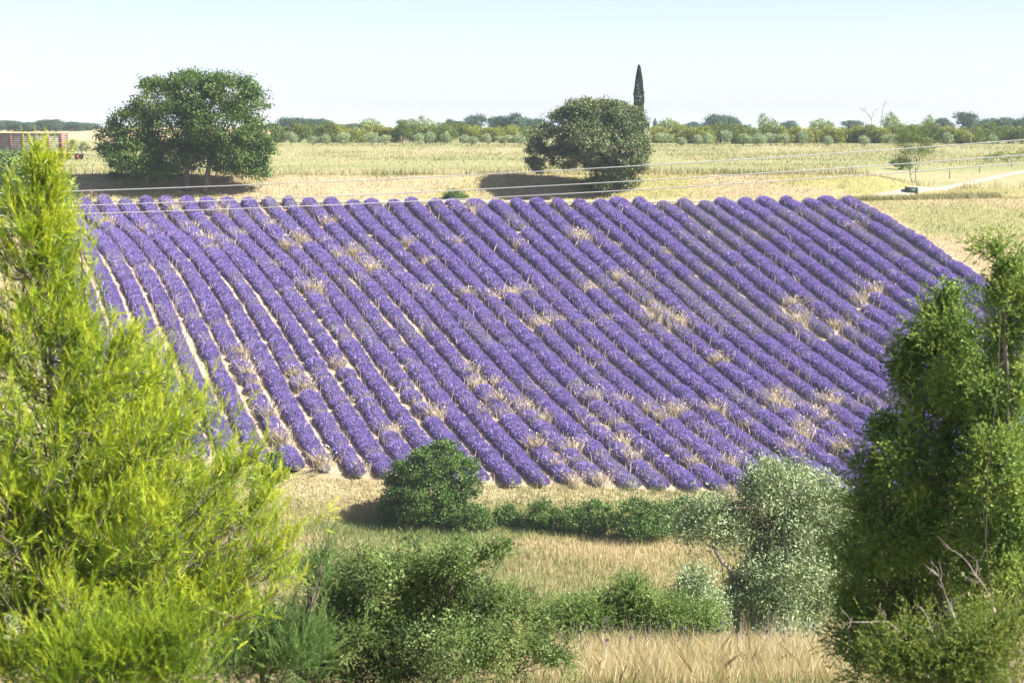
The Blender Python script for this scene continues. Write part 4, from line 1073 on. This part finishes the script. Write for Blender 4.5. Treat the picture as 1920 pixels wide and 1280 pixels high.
# ------------------------------------------------------------------ farm wagon and chassis at the left
def wheel(parent, c, r, w):
    a = np.linspace(0, 2 * np.pi, 21)
    ring = np.stack([np.cos(a) * r * 0.78, np.zeros(21), np.sin(a) * r * 0.78], 1) + np.array(c)
    wt = add('wheel', MB().tube(ring, r * 0.24, 8, cap=False).mesh('tyre', [M['rubber']], True), parent)
    MB().tube([np.array(c) - np.array([0, w * .4, 0]), np.array(c) + np.array([0, w * .4, 0])], r * 0.55, 14).build('rim', M['red_paint'], wt)
DW = 240.0
wb_ = on_ground(125, DW)
t = thing('farm_wagon', 'grey slatted farm wagon with red frame parked at the far left', 'wagon', wb_, rz=math.radians(-4))
Lw, z0, z1, Wd = 9.2, 0.75, 2.95, 2.3
def panel_strips(x0, x1, y, n, nm):
    h = (z1 - z0) / n
    for k in range(n):
        m = MB(); m.box(((x0 + x1) / 2, y, z0 + h * (k + .5)), (x1 - x0, 0.06, h * 0.86)); m.build(nm, M['grey_panel'], t)
panel_strips(-Lw, -0.05, -Wd / 2, 9, 'slat')
m = MB(); m.box((-Lw / 2, Wd / 2, (z0 + z1) / 2), (Lw, 0.06, z1 - z0)); m.build('far_side', M['grey_panel'], t)
h = (z1 - z0) / 9
for k in range(9):
    m = MB(); m.box((0, 0, z0 + h * (k + .5)), (0.06, Wd - 0.1, h * 0.86)); m.build('end_slat', M['grey_panel'], t)
for x in np.linspace(-Lw, -0.02, 7):
    m = MB(); m.box((x, -Wd / 2 - 0.06, (z0 + z1) / 2), (0.07, 0.09, z1 - z0 + 0.1)); m.build('post', M['red_paint'], t)
for y in (-Wd / 2, Wd / 2):
    m = MB(); m.box((0.06, y, (z0 + z1) / 2), (0.11, 0.11, z1 - z0 + 0.12)); m.build('corner_post', M['red_paint'], t)
m = MB(); m.box((-Lw / 2, -Wd / 2 - 0.03, z1 + 0.07), (Lw + 0.1, 0.14, 0.12)); m.build('top_rail', M['dark_metal'], t)
m = MB(); m.box((0.05, 0, z1 + 0.08), (0.12, Wd + 0.1, 0.10)); m.build('end_rail', M['red_paint'], t)
m = MB(); m.box((0.05, 0, z0 - 0.08), (0.15, Wd + 0.1, 0.16)); m.build('bumper', M['red_paint'], t)
m = MB(); m.tube([(-3.0, -Wd / 2 - 0.12, z0 + 1.0), (-1.5, -Wd / 2 - 0.12, z1)], 0.05, 6); m.build('brace', M['red_paint'], t)
m = MB(); m.box((-Lw / 2, 0, z0 - 0.1), (Lw, 1.2, 0.2)); m.build('chassis', M['dark_metal'], t)
for x in (-1.2, -7.6):
    for y in (-0.95, 0.95): wheel(t, (x, y, 0.45), 0.45, 0.3)
cb2 = on_ground(140, 236)
t = thing('trailer_chassis', 'low dark flat trailer chassis with drawbar beside the farm wagon', 'trailer', cb2, rz=math.radians(-3))
m = MB(); m.box((0, 0, 0.62), (2.3, 1.5, 0.16)); m.build('bed', M['dark_metal'], t)
m = MB(); m.box((0.95, 0.3, 1.15), (0.08, 0.08, 1.3)); m.build('upright', M['dark_metal'], t)
m = MB(); m.tube([(1.1, 0, .62), (2.0, 0, .6), (3.0, 0, .38)], 0.05, 6); m.build('drawbar', M['post'], t)
for x in (-0.75, 0.75):
    for y in (-0.75, 0.75): wheel(t, (x, y, 0.34), 0.34, 0.25)

# ------------------------------------------------------------------ haze
def build_haze():
    x0, x1, y0, y1, z0, z1 = -9500, 9500, -100, 12500, -30.0, ZC + 14.0
    V = [(x, y, z) for x in (x0, x1) for y in (y0, y1) for z in (z0, z1)]
    F = [(0, 1, 3, 2), (4, 6, 7, 5), (0, 4, 5, 1), (2, 3, 7, 6), (0, 2, 6, 4), (1, 5, 7, 3)]
    me = mesh_np('haze', np.array(V), [np.array(F)])
    m = bpy.data.materials.new('haze'); m.use_nodes = True; nt = m.node_tree
    nt.nodes.remove(nt.nodes['Principled BSDF'])
    v = nt.nodes.new('ShaderNodeVolumePrincipled')
    v.inputs['Color'].default_value = (0.72, 0.86, 1.0, 1); v.inputs['Density'].default_value = HAZE; v.inputs['Anisotropy'].default_value = 0.2
    nt.links.new(v.outputs[0], nt.nodes['Material Output'].inputs['Volume'])
    me.materials.append(m)
    tag(add('haze', me), 'thin pale summer haze over the fields', 'haze', kind='stuff')
HAZE = 0.00018
build_haze()
print('plants', NPLANTS, 'pine shoots', NSH, 'tris', sum(len(m.polygons) for m in bpy.data.meshes))
